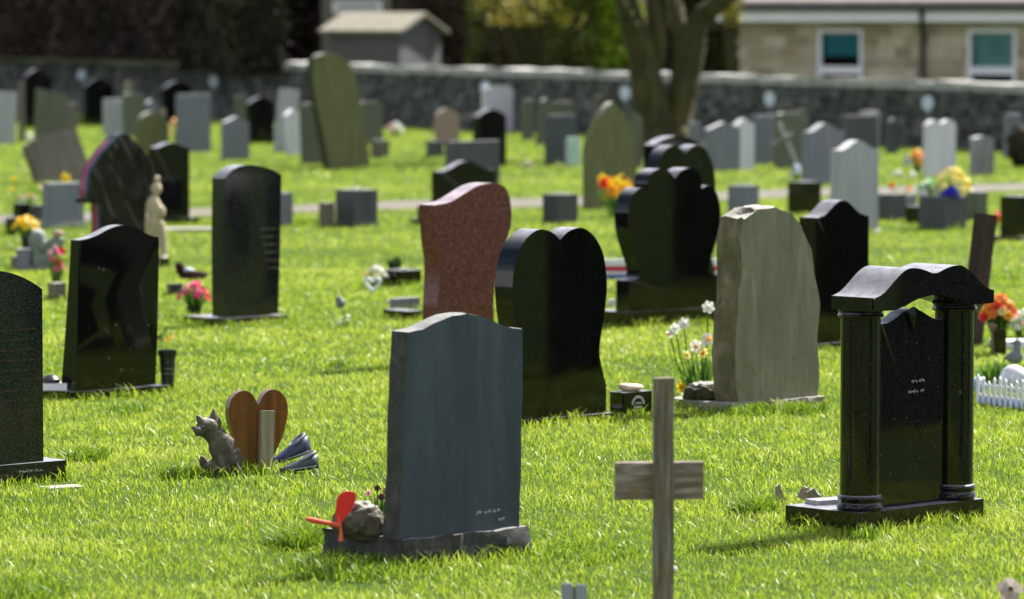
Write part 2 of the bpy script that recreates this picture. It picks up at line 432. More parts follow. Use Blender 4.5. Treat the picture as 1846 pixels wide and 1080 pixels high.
def headstone(x0, x1, yt, yb, kind, r, mat, label, phi=42, th=0.09, plinth=None, outline_px=None, rough=0.0, edge=None,
              group=None, lean=(0, 0), bev=0.005, taper=0.0, pmat=None, prough=False, name='headstone', cat='headstone', rim=True):
    """r: fall of the top curve as a share of the height. plinth=(extra left, extra right, height, depth)"""
    ph = R(phi)
    c, s = place(x0, x1, yb, th, ph)
    kx = ((x0 + x1) / 2 - 923) / F
    W = max(0.05, ((x1 - x0) / s - th * (math.sin(abs(ph)) + kx * math.cos(ph))) / (math.cos(ph) - kx * math.sin(ph)))
    z0 = plinth[2] if plinth else 0.0
    H = At((x0 + x1) / 2, yt, c.y).z - z0
    bury = 0.0 if plinth else 0.06
    if outline_px:
        f = Vector((math.sin(ph), -math.cos(ph), 0))              # front normal
        p0 = c + f * (th / 2)
        pts = []
        for (px, py) in outline_px:
            d = ray(px, py); o = Vector((0, 0, CAMH))
            t = (p0 - o).dot(f) / d.dot(f)
            q = o + d * t - c
            pts.append((q.x * math.cos(ph) + q.y * math.sin(ph), q.z - z0))
    else:
        pts = profile(kind, W, H + bury, r * H)
    if outline_px: bury = 0
    mm = [mat, edge] if edge else None
    solo = plinth is None
    if solo:
        o = slab(name, pts, th, mat, None, rough, bev, mm, taper)
        o.location = (c.x, c.y, -bury)
        o.rotation_euler = (R(lean[0]), R(lean[1]), ph)
        root = o
    else:
        root = empty(name, (c.x, c.y, 0), ph)
        o = slab('tablet', pts, th, mat, root, rough, bev, mm, taper)
        o.location = (0, 0, z0)
        o.rotation_euler = (R(lean[0]), R(lean[1]), 0)
        el, er, hh, D = plinth
        a = (-W / 2 - el, W / 2 + er, -th / 2 - 0.025, -th / 2 - 0.025 + D, -0.05, hh)
        if prough: rough_box('plinth', *a, pmat or mat, root, amp=0.02, seed=x0)
        else: box('plinth', *a, pmat or mat, root, bev=0.006)
        cy = (a[2] + a[3]) / 2; cx = (a[0] + a[1]) / 2
        wc = Vector((c.x + cx * math.cos(ph) - cy * math.sin(ph), c.y + cx * math.sin(ph) + cy * math.cos(ph)))
        FOOT.append((wc.x, wc.y, ph, (a[1] - a[0]) / 2, D / 2))
        if rim: RIM.append((wc.x, wc.y, ph, (a[1] - a[0]) / 2, D / 2))
    if solo:
        FOOT.append((c.x, c.y, ph, W / 2, th / 2))
        if rim: RIM.append((c.x, c.y, ph, W / 2, th / 2))
    tag(root, label, cat, group)
    root['W'] = W; root['H'] = H
    return root

def lathe(name, prof, mat, parent=None, loc=None, seg=28, rot=None, smooth=40):
    bm = bmesh.new(); rings = []
    for (r, z) in prof:
        rings.append([bm.verts.new((r * math.cos(2 * math.pi * i / seg), r * math.sin(2 * math.pi * i / seg), z)) for i in range(seg)])
    for a, b in zip(rings, rings[1:]):
        for i in range(seg): bm.faces.new([a[i], a[(i + 1) % seg], b[(i + 1) % seg], b[i]])
    bm.faces.new(rings[0][::-1]); bm.faces.new(rings[-1])
    return fin(bm, name, mat, parent, loc, rot, smooth=smooth)
def tube(bm, pts, radii, seg=8, mi=0, bumpy=0.0):
    rings = []
    for i, p in enumerate(pts):
        p = Vector(p); a = Vector(pts[max(i - 1, 0)]); b = Vector(pts[min(i + 1, len(pts) - 1)])
        d = (b - a).normalized()
        u = d.orthogonal().normalized() if i == 0 else (u - d * u.dot(d)).normalized()
        w = d.cross(u)
        rr = []
        for k in range(seg):
            an = 2 * math.pi * k / seg
            q = p + (u * math.cos(an) + w * math.sin(an)) * radii[i]
            if bumpy: q += noise.noise_vector(q * (1.2 / max(radii[i], 0.05))) * bumpy * radii[i]
            rr.append(bm.verts.new(q))
        rings.append(rr)
    for a, b in zip(rings, rings[1:]):
        for k in range(seg):
            f = bm.faces.new([a[k], a[(k + 1) % seg], b[(k + 1) % seg], b[k]]); f.material_index = mi
    f = bm.faces.new(rings[0][::-1]); f.material_index = mi
    f = bm.faces.new(rings[-1]); f.material_index = mi
def blob(name, parts, mat, parent=None, loc=None, rot=None, voxel=0.008, rough=0.0):
    """ellipsoids, cones and rods melted into one continuous surface"""
    bm = bmesh.new()
    for p in parts:
        if p[0] == 'e':
            _, c, rad, rt = p if len(p) == 4 else (*p, (0, 0, 0))
            M = Matrix.Translation(c) @ (Matrix.Rotation(rt[2], 4, 'Z') @ Matrix.Rotation(rt[1], 4, 'Y') @ Matrix.Rotation(rt[0], 4, 'X')) @ Matrix.Diagonal((*rad, 1))
            bmesh.ops.create_icosphere(bm, subdivisions=3, radius=1, matrix=M)
        else:
            tube(bm, p[1], p[2], 14)
    me = bpy.data.meshes.new(name); bm.to_mesh(me); bm.free()
    o = link(name, me, mat, parent, loc, rot)
    md = o.modifiers.new('r', 'REMESH'); md.mode = 'VOXEL'; md.voxel_size = voxel; md.use_smooth_shade = True
    sm = o.modifiers.new('s', 'SMOOTH'); sm.factor = 0.6; sm.iterations = 4
    if rough:
        tx = bpy.data.textures.new(name, 'CLOUDS'); tx.noise_scale = 0.022
        dm = o.modifiers.new('d', 'DISPLACE'); dm.texture = tx; dm.strength = rough; dm.mid_level = 0.5
    return o

def cards(name, V, tris, tint, mat, parent=None):
    """mesh from numpy arrays with a per-vertex tint"""
    me = bpy.data.meshes.new(name)
    n, f = len(V), len(tris)
    me.vertices.add(n); me.vertices.foreach_set('co', V.astype(np.float32).ravel())
    k = tris.shape[1]
    me.loops.add(f * k); me.loops.foreach_set('vertex_index', tris.astype(np.int32).ravel())
    me.polygons.add(f); me.polygons.foreach_set('loop_start', (np.arange(f) * k).astype(np.int32))
    me.polygons.foreach_set('loop_total', np.full(f, k, np.int32))
    at = me.attributes.new('tint', 'FLOAT', 'POINT'); at.data.foreach_set('value', tint.astype(np.float32))
    me.update(calc_edges=True)
    return link(name, me, mat, parent)

def settint(me, val):
    n = len(me.vertices)
    at = me.attributes.new('tint', 'FLOAT', 'POINT')
    a = np.clip(val + rng.normal(0, 0.12, n), 0, 1) if np.isscalar(val) else np.array(val)
    at.data.foreach_set('value', a.astype(np.float32))

def flower_mesh(bm, c, r, facing, petals=6, cup=0.25, mi=0, centre=True, mc=1, layers=1, trumpet=0.0):
    d = Vector(facing).normalized(); u = d.orthogonal().normalized(); w = d.cross(u)
    c = Vector(c)
    for L in range(layers):
        rr = r * (1 - 0.3 * L); off = L * 0.5
        for k in range(petals):
            a = 2 * math.pi * (k + off) / petals + random.uniform(-.12, .12)
            dirv = u * math.cos(a) + w * math.sin(a); sid = -u * math.sin(a) + w * math.cos(a)
            hw = rr * math.pi / petals * 1.15
            pts = [c, c + dirv * rr * .5 + sid * hw * .8 + d * rr * cup * .3, c + dirv * rr * .95 + sid * hw * .35 + d * rr * cup * random.uniform(.4, 1.2),
                   c + dirv * rr * 1.05 + d * rr * cup, c + dirv * rr * .95 - sid * hw * .35 + d * rr * cup * random.uniform(.4, 1.2), c + dirv * rr * .5 - sid * hw * .8 + d * rr * cup * .3]
            vs = [bm.verts.new(p + d * L * r * .12) for p in pts]
            f = bm.faces.new(vs); f.material_index = mi
    if trumpet:
        prev = None
        for (rad, h) in ((.16, 0), (.2, .5), (.3, .85), (.36, 1.0)):
            ring = [bm.verts.new(c + (u * math.cos(2 * math.pi * k / 9) + w * math.sin(2 * math.pi * k / 9)) * rad * r + d * h * r * trumpet) for k in range(9)]
            if prev:
                for k in range(9):
                    f = bm.faces.new([prev[k], prev[(k + 1) % 9], ring[(k + 1) % 9], ring[k]]); f.material_index = mc
            prev = ring
    elif centre:
        ring = [bm.verts.new(c + (u * math.cos(2 * math.pi * k / 7) + w * math.sin(2 * math.pi * k / 7)) * r * .2 + d * r * .12 * layers) for k in range(7)]
        top = bm.verts.new(c + d * r * .25 * layers)
        for k in range(7):
            f = bm.faces.new([ring[k], ring[(k + 1) % 7], top]); f.material_index = mc

def leaf_tuft(parent, base, n, h, spread, w=0.008, mat=None, name='leaves', up=0.0):
    V, T, tt = [], [], []
    for i in range(n):
        a = random.uniform(0, 2 * math.pi); rr = random.random() ** .5 * spread
        b = Vector(base) + Vector((math.cos(a), math.sin(a), 0)) * rr * .35
        tip = Vector(base) + Vector((math.cos(a), math.sin(a), 0)) * rr * random.uniform(.6, 1.3) + Vector((0, 0, h * random.uniform(.6, 1.05)))
        mid = b.lerp(tip, .55) + Vector((0, 0, h * .12))
        s = Vector((-math.sin(a + .6), math.cos(a + .6), 0)) * w / 2
        k = len(V)
        V += [b - s, b + s, mid + s * 1.2, mid - s * 1.2, tip]
        T += [(k, k + 1, k + 2), (k, k + 2, k + 3), (k + 3, k + 2, k + 4)]
        t0 = random.random(); tt += [t0 * .7, t0 * .7, t0, t0, min(1, t0 + .2)]
    return cards(name, np.array([tuple(v) for v in V]), np.array(T), np.array(tt), mat or LEAF, parent)

def bouquet(px, py, top_px, wpx, n, mats, cmat, label, cat='flowers', r=0.03, petals=6, layers=2, pot=None, leafn=30, group=None, lift=0.0, shape='dome', cup=.3, trumpet=0.0, name='flower_bunch', depth=None):
    """bunch standing at ground pixel (px, py); its top reaches row top_px; pot=(radius, height, material, square)"""
    g = G(px, py) if depth is None else Vector((At(px, py, depth).x, depth, 0))
    s = S(g.y)
    root = empty(name, (g.x, g.y, lift), random.uniform(-.5, .5))
    ht = At(px, top_px, g.y).z - lift
    half = wpx / s / 2
    pz = 0.0
    if pot:
        rr, hh, pm, sq = pot; pz = hh
        if sq: box('pot', -rr, rr, -rr, rr, 0, hh, pm, root, bev=0.006)
        else: lathe('pot', [(rr * .72, 0), (rr * .78, hh * .1), (rr * .95, hh * .85), (rr * 1.08, hh * .86), (rr * 1.08, hh), (rr * .93, hh), (rr * .9, hh * .9)], pm, root)
    if leafn: leaf_tuft(root, (0, 0, pz * .85), leafn, max(.03, (ht - pz) * .85), half * 1.1, w=max(.007, r * .3), name='foliage')
    hgt = ht - pz
    for i in range(n):
        a = i * 2.399963; q = math.sqrt((i + .5) / n)
        if shape == 'dome':
            x, y = math.cos(a) * q * half * .9, math.sin(a) * q * half * .9
            z = pz + hgt * (1 - .55 * q * q) - r * .6
            fc = (x * 1.2, y * 1.2 - half * .55, half * (1.1 - q * .5))
        else:
            x, y = math.cos(a) * q * half * .8, math.sin(a) * q * half * .8
            z = pz + hgt * random.uniform(.45, 1.0) - r * .5
            fc = (x + random.uniform(-.3, .3) * half, y - half * .8, half * .35)
        bm = bmesh.new()
        tube(bm, [(x * .15, y * .15, pz * .8), (x * .7, y * .7, pz + (z - pz) * .6), (x, y, z)], [.0025, .0025, .002], 5, 2)
        flower_mesh(bm, (x, y, z), r * random.uniform(.8, 1.15), fc, petals, cup, 0, True, 1, layers, trumpet)
        mt = mats[i % len(mats)]
        o = fin(bm, 'flower', [mt, cmat, LEAF], root, smooth=60)
        settint(o.data, .5)
    if name != 'flower_bunch' or True: tag(root, label, cat, group)
    if pot: FOOT.append((g.x, g.y, 0, pot[0], pot[0]))
    return root

def strokes(name, parent, x0, z0, y, n, length, h, mat, seed=1, step=None):
    """unreadable marks, worn inscriptions and painted reflections alike: short raised strokes on a face"""
    rd = random.Random(seed); bm = bmesh.new(); x = x0
    while x < x0 + length:
        w = rd.uniform(.3, .9) * h; k = rd.random()
        if k < .85:
            for _ in range(2):
                xx = x + rd.uniform(0, w); zz = z0 + rd.uniform(0, h * .5)
                M = Matrix.Translation((xx, y, zz + h * .3)) @ Matrix.Rotation(rd.uniform(-1.5, 1.5), 4, 'Y')
                bm_box(bm, -h * .08, h * .08, -.0006, .0006, -h * .38, h * .38, 0, M)
        x += w * 1.3
    return fin(bm, name, mat, parent, smooth=0)
exec_objects = True

# ============================================================ THE SETTING
def grass_ground():
    m, nt, b = _nt('turf_soil'); v = coords(nt, rnd=False)
    a = nz(nt, v, 1.3, 5, 0.6); f = nz(nt, v, 40, 5, 0.7)
    c = ramp(nt, a, [(0.3, (0.045, 0.095, 0.012)), (0.5, (0.075, 0.135, 0.018)), (0.72, (0.12, 0.16, 0.03))])
    c = mixc(nt, ramp(nt, f, [(0.3, (0, 0, 0)), (0.7, (0.6, 0.6, 0.6))]), c, (0.035, 0.05, 0.012))
    nt.links.new(c, b.inputs['Base Color']); b.inputs['Roughness'].default_value = 1.0
    b.inputs['Specular IOR Level'].default_value = 0.1
    bump(nt, b, f, 1.0, 0.03)
    return m
bm = bmesh.new()
vs = [bm.verts.new(p) for p in ((-260, -60, 0), (260, -60, 0), (260, 420, 0), (-260, 420, 0))]
bm.faces.new(vs)
tag(fin(bm, 'ground', grass_ground(), smooth=0), 'green turf of the burial ground', None, kind='structure')

PATH_LO = [(-900, 440), (300, 392), (530, 383), (740, 377), (975, 373), (1420, 356), (2300, 330)]
PATH_UP = [(-900, 422), (300, 377), (530, 370), (740, 361), (975, 357), (1420, 341), (2300, 318)]
bm = bmesh.new()
lo = [bm.verts.new(G(*p, .012)) for p in PATH_LO]; up = [bm.verts.new(G(*p, .012)) for p in PATH_UP]
for i in range(len(lo) - 1): bm.faces.new([lo[i], lo[i + 1], up[i + 1], up[i]])
PATHM = stone_mat('worn_tarmac_path', [(0.095, 0.085, 0.07), (0.13, 0.118, 0.10), (0.175, 0.155, 0.135)], 1.5, 0.95, 50, 0.6, lichen=(0.15, 0.14, 0.09), top_light=0)
tag(fin(bm, 'path', PATHM, smooth=0), 'narrow pale path crossing the turf', None, kind='structure')

def wallY(px): return G(px, 200 + .04 * px).y
# boundary wall of dry laid stones
wall = empty('boundary_wall', (0, 0, 0))
tag(wall, 'long dark dry stone wall with pale flat coping at the far side of the burial ground', 'wall')
WALLM = stone_mat('dark_field_stone', [(0.022, 0.025, 0.029), (0.085, 0.09, 0.09), (0.34, 0.325, 0.28)], 1.3, 0.95, 25, 0.8, lichen=(0.075, 0.088, 0.045), vz=.9, top_light=.3)
COPEM = stone_mat('pale_coping', [(0.20, 0.20, 0.185), (0.36, 0.355, 0.335), (0.50, 0.49, 0.46)], 1.2, 0.9, 30, 0.7, lichen=(0.24, 0.22, 0.12), vz=.9)
def build_wall():
    pa, pb = G(-500, 180), G(2500, 300)
    d = (pb - pa); L = d.length; d.normalize(); nrm = Vector((-d.y, d.x, 0))
    if nrm.y > 0: nrm = -nrm                        # towards the camera
    def top(s):
        p = pa + d * s
        px = 923 + F * p.x / (p.y * CP)
        px = max(-500, min(2500, px))
        return At(px, 99 + .029 * px, p.y).z
    bm = bmesh.new(); bc = bmesh.new()
    a = pa - nrm * .09; rot = Matrix.Rotation(math.atan2(d.y, d.x), 4, 'Z')
    # core
    k = 60
    for i in range(k):
        s0, s1 = L * i / k, L * (i + 1) / k
        h = (top(s0) + top(s1)) / 2 - .13
        M = Matrix.Translation(pa - nrm * .25) @ rot
        bm_box(bm, s0, s1, -.16, .16, -.1, h, 0, M)
    s_rand = random.Random(5)
    z = 0.0
    for row in range(9):
        hh = s_rand.uniform(.10, .16); s = s_rand.uniform(0, .2)
        while s < L:
            w = s_rand.uniform(.14, .42); t = top(s) - .12
            if z < t:
                h2 = min(hh, t - z) * s_rand.uniform(.86, .98)
                M = Matrix.Translation(pa + d * (s + w / 2) + nrm * s_rand.uniform(-.10, -.03) + Vector((0, 0, z + h2 / 2))) @ rot @ Matrix.Rotation(s_rand.uniform(-.06, .06), 4, 'Y') @ Matrix.Rotation(s_rand.uniform(-.1, .1), 4, 'Z')
                v, f = bm_box(bm, -w * .48, w * .48, -.09, .09, -h2 / 2, h2 / 2, 0, M)
                for q in v: q.co += Vector([s_rand.uniform(-.018, .018) for _ in range(3)])
            s += w
        z += hh
    s = 0
    while s < L:
        w = s_rand.uniform(.3, .7); t = top(s)
        M = Matrix.Translation(pa + d * (s + w / 2) - nrm * .22 + Vector((0, 0, t - .055))) @ rot @ Matrix.Rotation(s_rand.uniform(-.03, .03), 4, 'Y')
        v, f = bm_box(bc, -w * .48, w * .48, -.27, .27, -.065, .06 + s_rand.uniform(-.015, .02), 0, M)
        for q in v: q.co += Vector([s_rand.uniform(-.012, .012) for _ in range(3)])
        s += w
    fin(bm, 'wall_stones', WALLM, wall, smooth=0); fin(bc, 'coping', COPEM, wall, smooth=0)
    return pa, d, nrm
WPA, WD, WN = build_wall()

# ---- foliage masses behind the wall
def hedge(name, corners, z0, z1, n, size, cols, label, cat, group=None, seed=1, amp=.35, dense_core=True, parts=None, extra=None):
    """corners: (x, y) front-left, front-right; depth goes away. a rough body of leaves round a twiggy core"""
    (ax, ay), (bx, by), depth = corners
    a = Vector((ax, ay, 0)); b = Vector((bx, by, 0)); d = (b - a); L = d.length; d.normalize()
    nr = Vector((d.y, -d.x, 0))
    if nr.y > 0: nr = -nr
    root = empty(name, tuple((a + b) / 2 - nr * depth / 2)); tag(root, label, cat, group)
    inv = -Vector(root.location)
    rg = np.random.default_rng(seed)
    # core
    bm = bmesh.new(); nx, nzz = max(4, int(L / .3)), max(4, int((z1 - z0) / .3)); g = {}
    def surf(s, z, side):
        q = Vector((s * .9 + seed * 7, z * .9, side * 5.0))
        off = noise.noise(q) * amp + noise.noise(q * 2.7) * amp * .5
        edge = min(1, (z1 - z) / .5, s / .4 + .2, (L - s) / .4 + .2)
        base = -0.25 - (1 - edge) * .4
        return base + off
    for side in (0, 1):
        for i in range(nx + 1):
            for k in range(nzz + 1):
                s, z = L * i / nx, z0 + (z1 - z0) * k / nzz
                o = surf(s, z, side)
                p = a + d * s + (nr * (o - .15) if side == 0 else -nr * (depth + o - .1)) + Vector((0, 0, z)) + inv
                g[(side, i, k)] = bm.verts.new(p)
    for side in (0, 1):
        for i in range(nx):
            for k in range(nzz): bm.faces.new([g[(side, i, k)], g[(side, i + 1, k)], g[(side, i + 1, k + 1)], g[(side, i, k + 1)]])
    for i in range(nx): bm.faces.new([g[(0, i, nzz)], g[(0, i + 1, nzz)], g[(1, i + 1, nzz)], g[(1, i, nzz)]])
    for i in (0, nx):
        for k in range(nzz): bm.faces.new([g[(0, i, k)], g[(0, i, k + 1)], g[(1, i, k + 1)], g[(1, i, k)]])
    fin(bm, 'twig_core', plain(name + '_core' + str(seed), tuple(c * .5 for c in cols[0]), .95, .1, .3, 4, 0), root, smooth=0)
    # leaves
    s = rg.uniform(-.1, L + .1, n); z = rg.uniform(z0, z1 + .25, n)
    side = (rg.random(n) < .12).astype(int)
    P = np.zeros((n, 3)); tint = np.zeros(n)
    for i in range(n):
        o = surf(s[i], z[i], side[i]) + rg.normal(0, .09)
        if side[i] == 0: p = a + d * s[i] + nr * o
        else: p = a + d * s[i] - nr * (depth + o)
        if rg.random() < .15: p = a + d * s[i] - nr * rg.uniform(0, depth); z[i] = z1 + rg.normal(0, .15)
        P[i] = (p.x + inv.x, p.y + inv.y, z[i])
        tint[i] = .5 + .9 * noise.noise(Vector((s[i] * .8, z[i] * .5, seed))) + rg.normal(0, .15)
    u = rg.normal(size=(n, 3)); u /= np.linalg.norm(u, axis=1)[:, None]
    w = rg.normal(size=(n, 3)); w -= (w * u).sum(1)[:, None] * u; w /= np.linalg.norm(w, axis=1)[:, None]
    sz = size * rg.uniform(.6, 1.4, n)[:, None]
    V = np.stack([P - u * sz, P + w * sz * .45, P + u * sz, P - w * sz * .45], 1).reshape(-1, 3)
    T = np.arange(n * 4).reshape(-1, 4)
    cards('leaves', V, T, np.clip(np.repeat(tint, 4), 0, 1), leafy(name + '_leaf' + str(seed), cols, .2, .6), root)
    return root
def WP(px, back=0.0):          # a point behind the wall seen at column px
    p = G(px, 200 + .04 * px) - WN * back
    return p
def hpx(px0, px1, Ya, Yb): return ((At(px0, 60, Ya).x, Ya), (At(px1, 60, Yb).x, Yb))
# brown bramble hedge leaning over the wall on the left
h0, h1 = WP(-600, -.80), WP(470, -.80)
hedge('hedge', ((h0.x, h0.y), (h1.x, h1.y), 1.7), 1.12, 4.6, 26000, .05, [(0.030, 0.021, 0.015), (0.095, 0.062, 0.046), (0.17, 0.115, 0.085)],
      'dark brown leafless hedge overhanging the mossy left end of the stone wall', 'hedge', seed=2, amp=.30)
h0, h1 = WP(385, -.85), WP(515, -.80)
hedge('bramble', ((h0.x, h0.y), (h1.x, h1.y), .8), .93, 4.4, 7000, .05, [(0.02, 0.019, 0.012), (0.055, 0.055, 0.030), (0.09, 0.10, 0.05)],
      'dark brambles hanging low over the wall just left of the tall leaning headstone', 'brambles', seed=12, amp=.30)
a, b = hpx(700, 870, 92, 91)
hedge('hedge', (a, b, 2.5), .2, 5.0, 9000, .06, [(0.045, 0.030, 0.024), (0.11, 0.07, 0.055), (0.15, 0.12, 0.06)],
      'dark purple brown hedge right behind the pale wooden shed', 'hedge', seed=3, amp=.3)
a, b = hpx(835, 1135, 84, 83)
hedge('conifer', (a, b, 2.0), .2, 4.8, 16000, .07, [(0.14, 0.095, 0.075), (0.15, 0.20, 0.018), (0.29, 0.40, 0.025)],
      'green conifer hedge with brown gaps between the shed and the big tree', 'hedge', seed=8, amp=.5)
a, b = hpx(1120, 1352, 86, 86)
hedge('hedge', (a, b, 2.0), .2, 4.8, 9000, .06, [(0.08, 0.032, 0.032), (0.065, 0.08, 0.022), (0.11, 0.17, 0.022)],
      'dark green and red brown hedge between the big tree and the stone house', 'hedge', seed=5, amp=.4)
a, b = hpx(-500, 600, 108, 100)
hedge('hedge', (a, b, 3.0), .2, 5.6, 9000, .12, [(0.016, 0.010, 0.008), (0.030, 0.018, 0.012), (0.04, 0.028, 0.02)],
      'tall dim hedge filling the top left corner beyond the bramble hedge', 'hedge', seed=6, amp=.5)
a, b = hpx(560, 1400, 118, 112)
hedge('hedge', (a, b, 3.0), .2, 5.8, 12000, .12, [(0.025, 0.024, 0.016), (0.045, 0.055, 0.02), (0.065, 0.085, 0.025)],
      'tall dark hedge closing the view behind the shed and the big tree', 'hedge', seed=9, amp=.5)
# yellow flowering shrub near the top
def forsythia(px, py, Y, wr, n, label, seed):
    rd = random.Random(seed); c = At(px, py, Y); root = empty('flowering_shrub', (c.x, c.y, 0)); tag(root, label, 'shrub')
    bm = bmesh.new()
    V, T, tt = [], [], []
    for i in range(n):
        a = rd.uniform(0, 6.28); q = rd.uniform(.1, 1) * wr
        tip = Vector((math.cos(a) * q, math.sin(a) * q * .6, c.z + rd.uniform(-.25, .9)))
        mid = Vector((math.cos(a) * q * .5, math.sin(a) * q * .3, tip.z * .75))
        tube(bm, [(0, 0, 0), mid, tip, tip + Vector((math.cos(a) * .15, 0, -.12))], [.02, .012, .006, .003], 5)
        for k in range(26):
            t = rd.uniform(0, 1.0); p = mid.lerp(tip, t) + Vector([rd.gauss(0, .05) for _ in range(3)])
            if p.z < c.z - .35: continue
            u = Vector([rd.gauss(0, 1) for _ in range(3)]).normalized(); w = u.orthogonal().normalized(); s = rd.uniform(.02, .035)
            i0 = len(V); V += [p - u * s, p + w * s * .6, p + u * s, p - w * s * .6]; T.append((i0, i0 + 1, i0 + 2, i0 + 3)); tt += [rd.random()] * 4
    fin(bm, 'stems', BARK, root)
    cards('blossom', np.array([tuple(v) for v in V]), np.array(T), np.array(tt), leafy('forsythia', [(.16, .20, .02), (.55, .46, .03), (.75, .58, .03)], .3), root)
forsythia(955, 14, 81.0, 1.2, 70, 'yellow green flowering shrub at the top between shed and tree', 3)
forsythia(1318, 12, 75, .35, 30, 'small yellow flowering sprig beside the corner of the stone house', 4)

# ---- wooden shed
def shed():
    s = S(86); Y = 84.0
    corner = At(720, 60, Y); 
    gd = Vector((.52, .85, 0)).normalized(); ld = Vector((-.85, .52, 0)).normalized()
    root = empty('shed', (corner.x, corner.y, 0), math.atan2(gd.y, gd.x)); tag(root, 'small pale grey wooden shed with a low pitched felt roof behind the wall', 'shed')
    # local x along the gable, local y along the long side (left and away)
    gw = 72 / S(Y) / .52; Ls = 132 / S(Y) / .85
    ze = At(720, 58, Y).z; zr = At(765, 30, Y).z
    bm = bmesh.new()
    pts = [(0, -.3), (gw, -.3), (gw, ze), (gw / 2, zr), (0, ze)]
    f0 = [bm.verts.new((x, 0, z)) for x, z in pts]; f1 = [bm.verts.new((x, Ls, z)) for x, z in pts]
    bm.faces.new(f0); bm.faces.new(f1[::-1])
    for i in range(5): bm.faces.new([f0[i], f1[i], f1[(i + 1) % 5], f0[(i + 1) % 5]])
    fin(bm, 'walls', WOODX, root, smooth=0)
    bm = bmesh.new()                                     # lapped boards on both seen sides
    z = -.2
    while z < ze - .12:
        bm_box(bm, .03, gw - .03, -.014, -.002, z, z + .135)
        bm_box(bm, -.016, -.003, .03, Ls - .03, z, z + .135); z += .15
    fin(bm, 'boards', WOODX, root, smooth=0)
    box('corner_post', -.03, .05, -.03, .05, -.3, ze - .02, WOODX, root)
    bm = bmesh.new(); o = .14
    sl = (zr - ze) / (gw / 2)
    for sx in (0, 1):
        xa, xb = (-o, gw / 2) if sx == 0 else (gw + o, gw / 2)
        za, zb = ze - sl * o, zr
        q = [(xa, za + .02), (xb, zb + .02), (xb, zb + .09), (xa, za + .09)]
        A = [bm.verts.new((x, -o, z)) for x, z in q]; B = [bm.verts.new((x, Ls + o, z)) for x, z in q]
        bm.faces.new(A); bm.faces.new(B[::-1])
        for i in range(4): bm.faces.new([A[i], B[i], B[(i + 1) % 4], A[(i + 1) % 4]])
    fin(bm, 'roof', stone_mat('mossy_felt', [(0.17, 0.155, 0.12), (0.24, 0.22, 0.18), (0.32, 0.30, 0.25)], 2, .95, 30, .5, lichen=(.22, .22, .08), top_light=0), root, smooth=0)
shed()

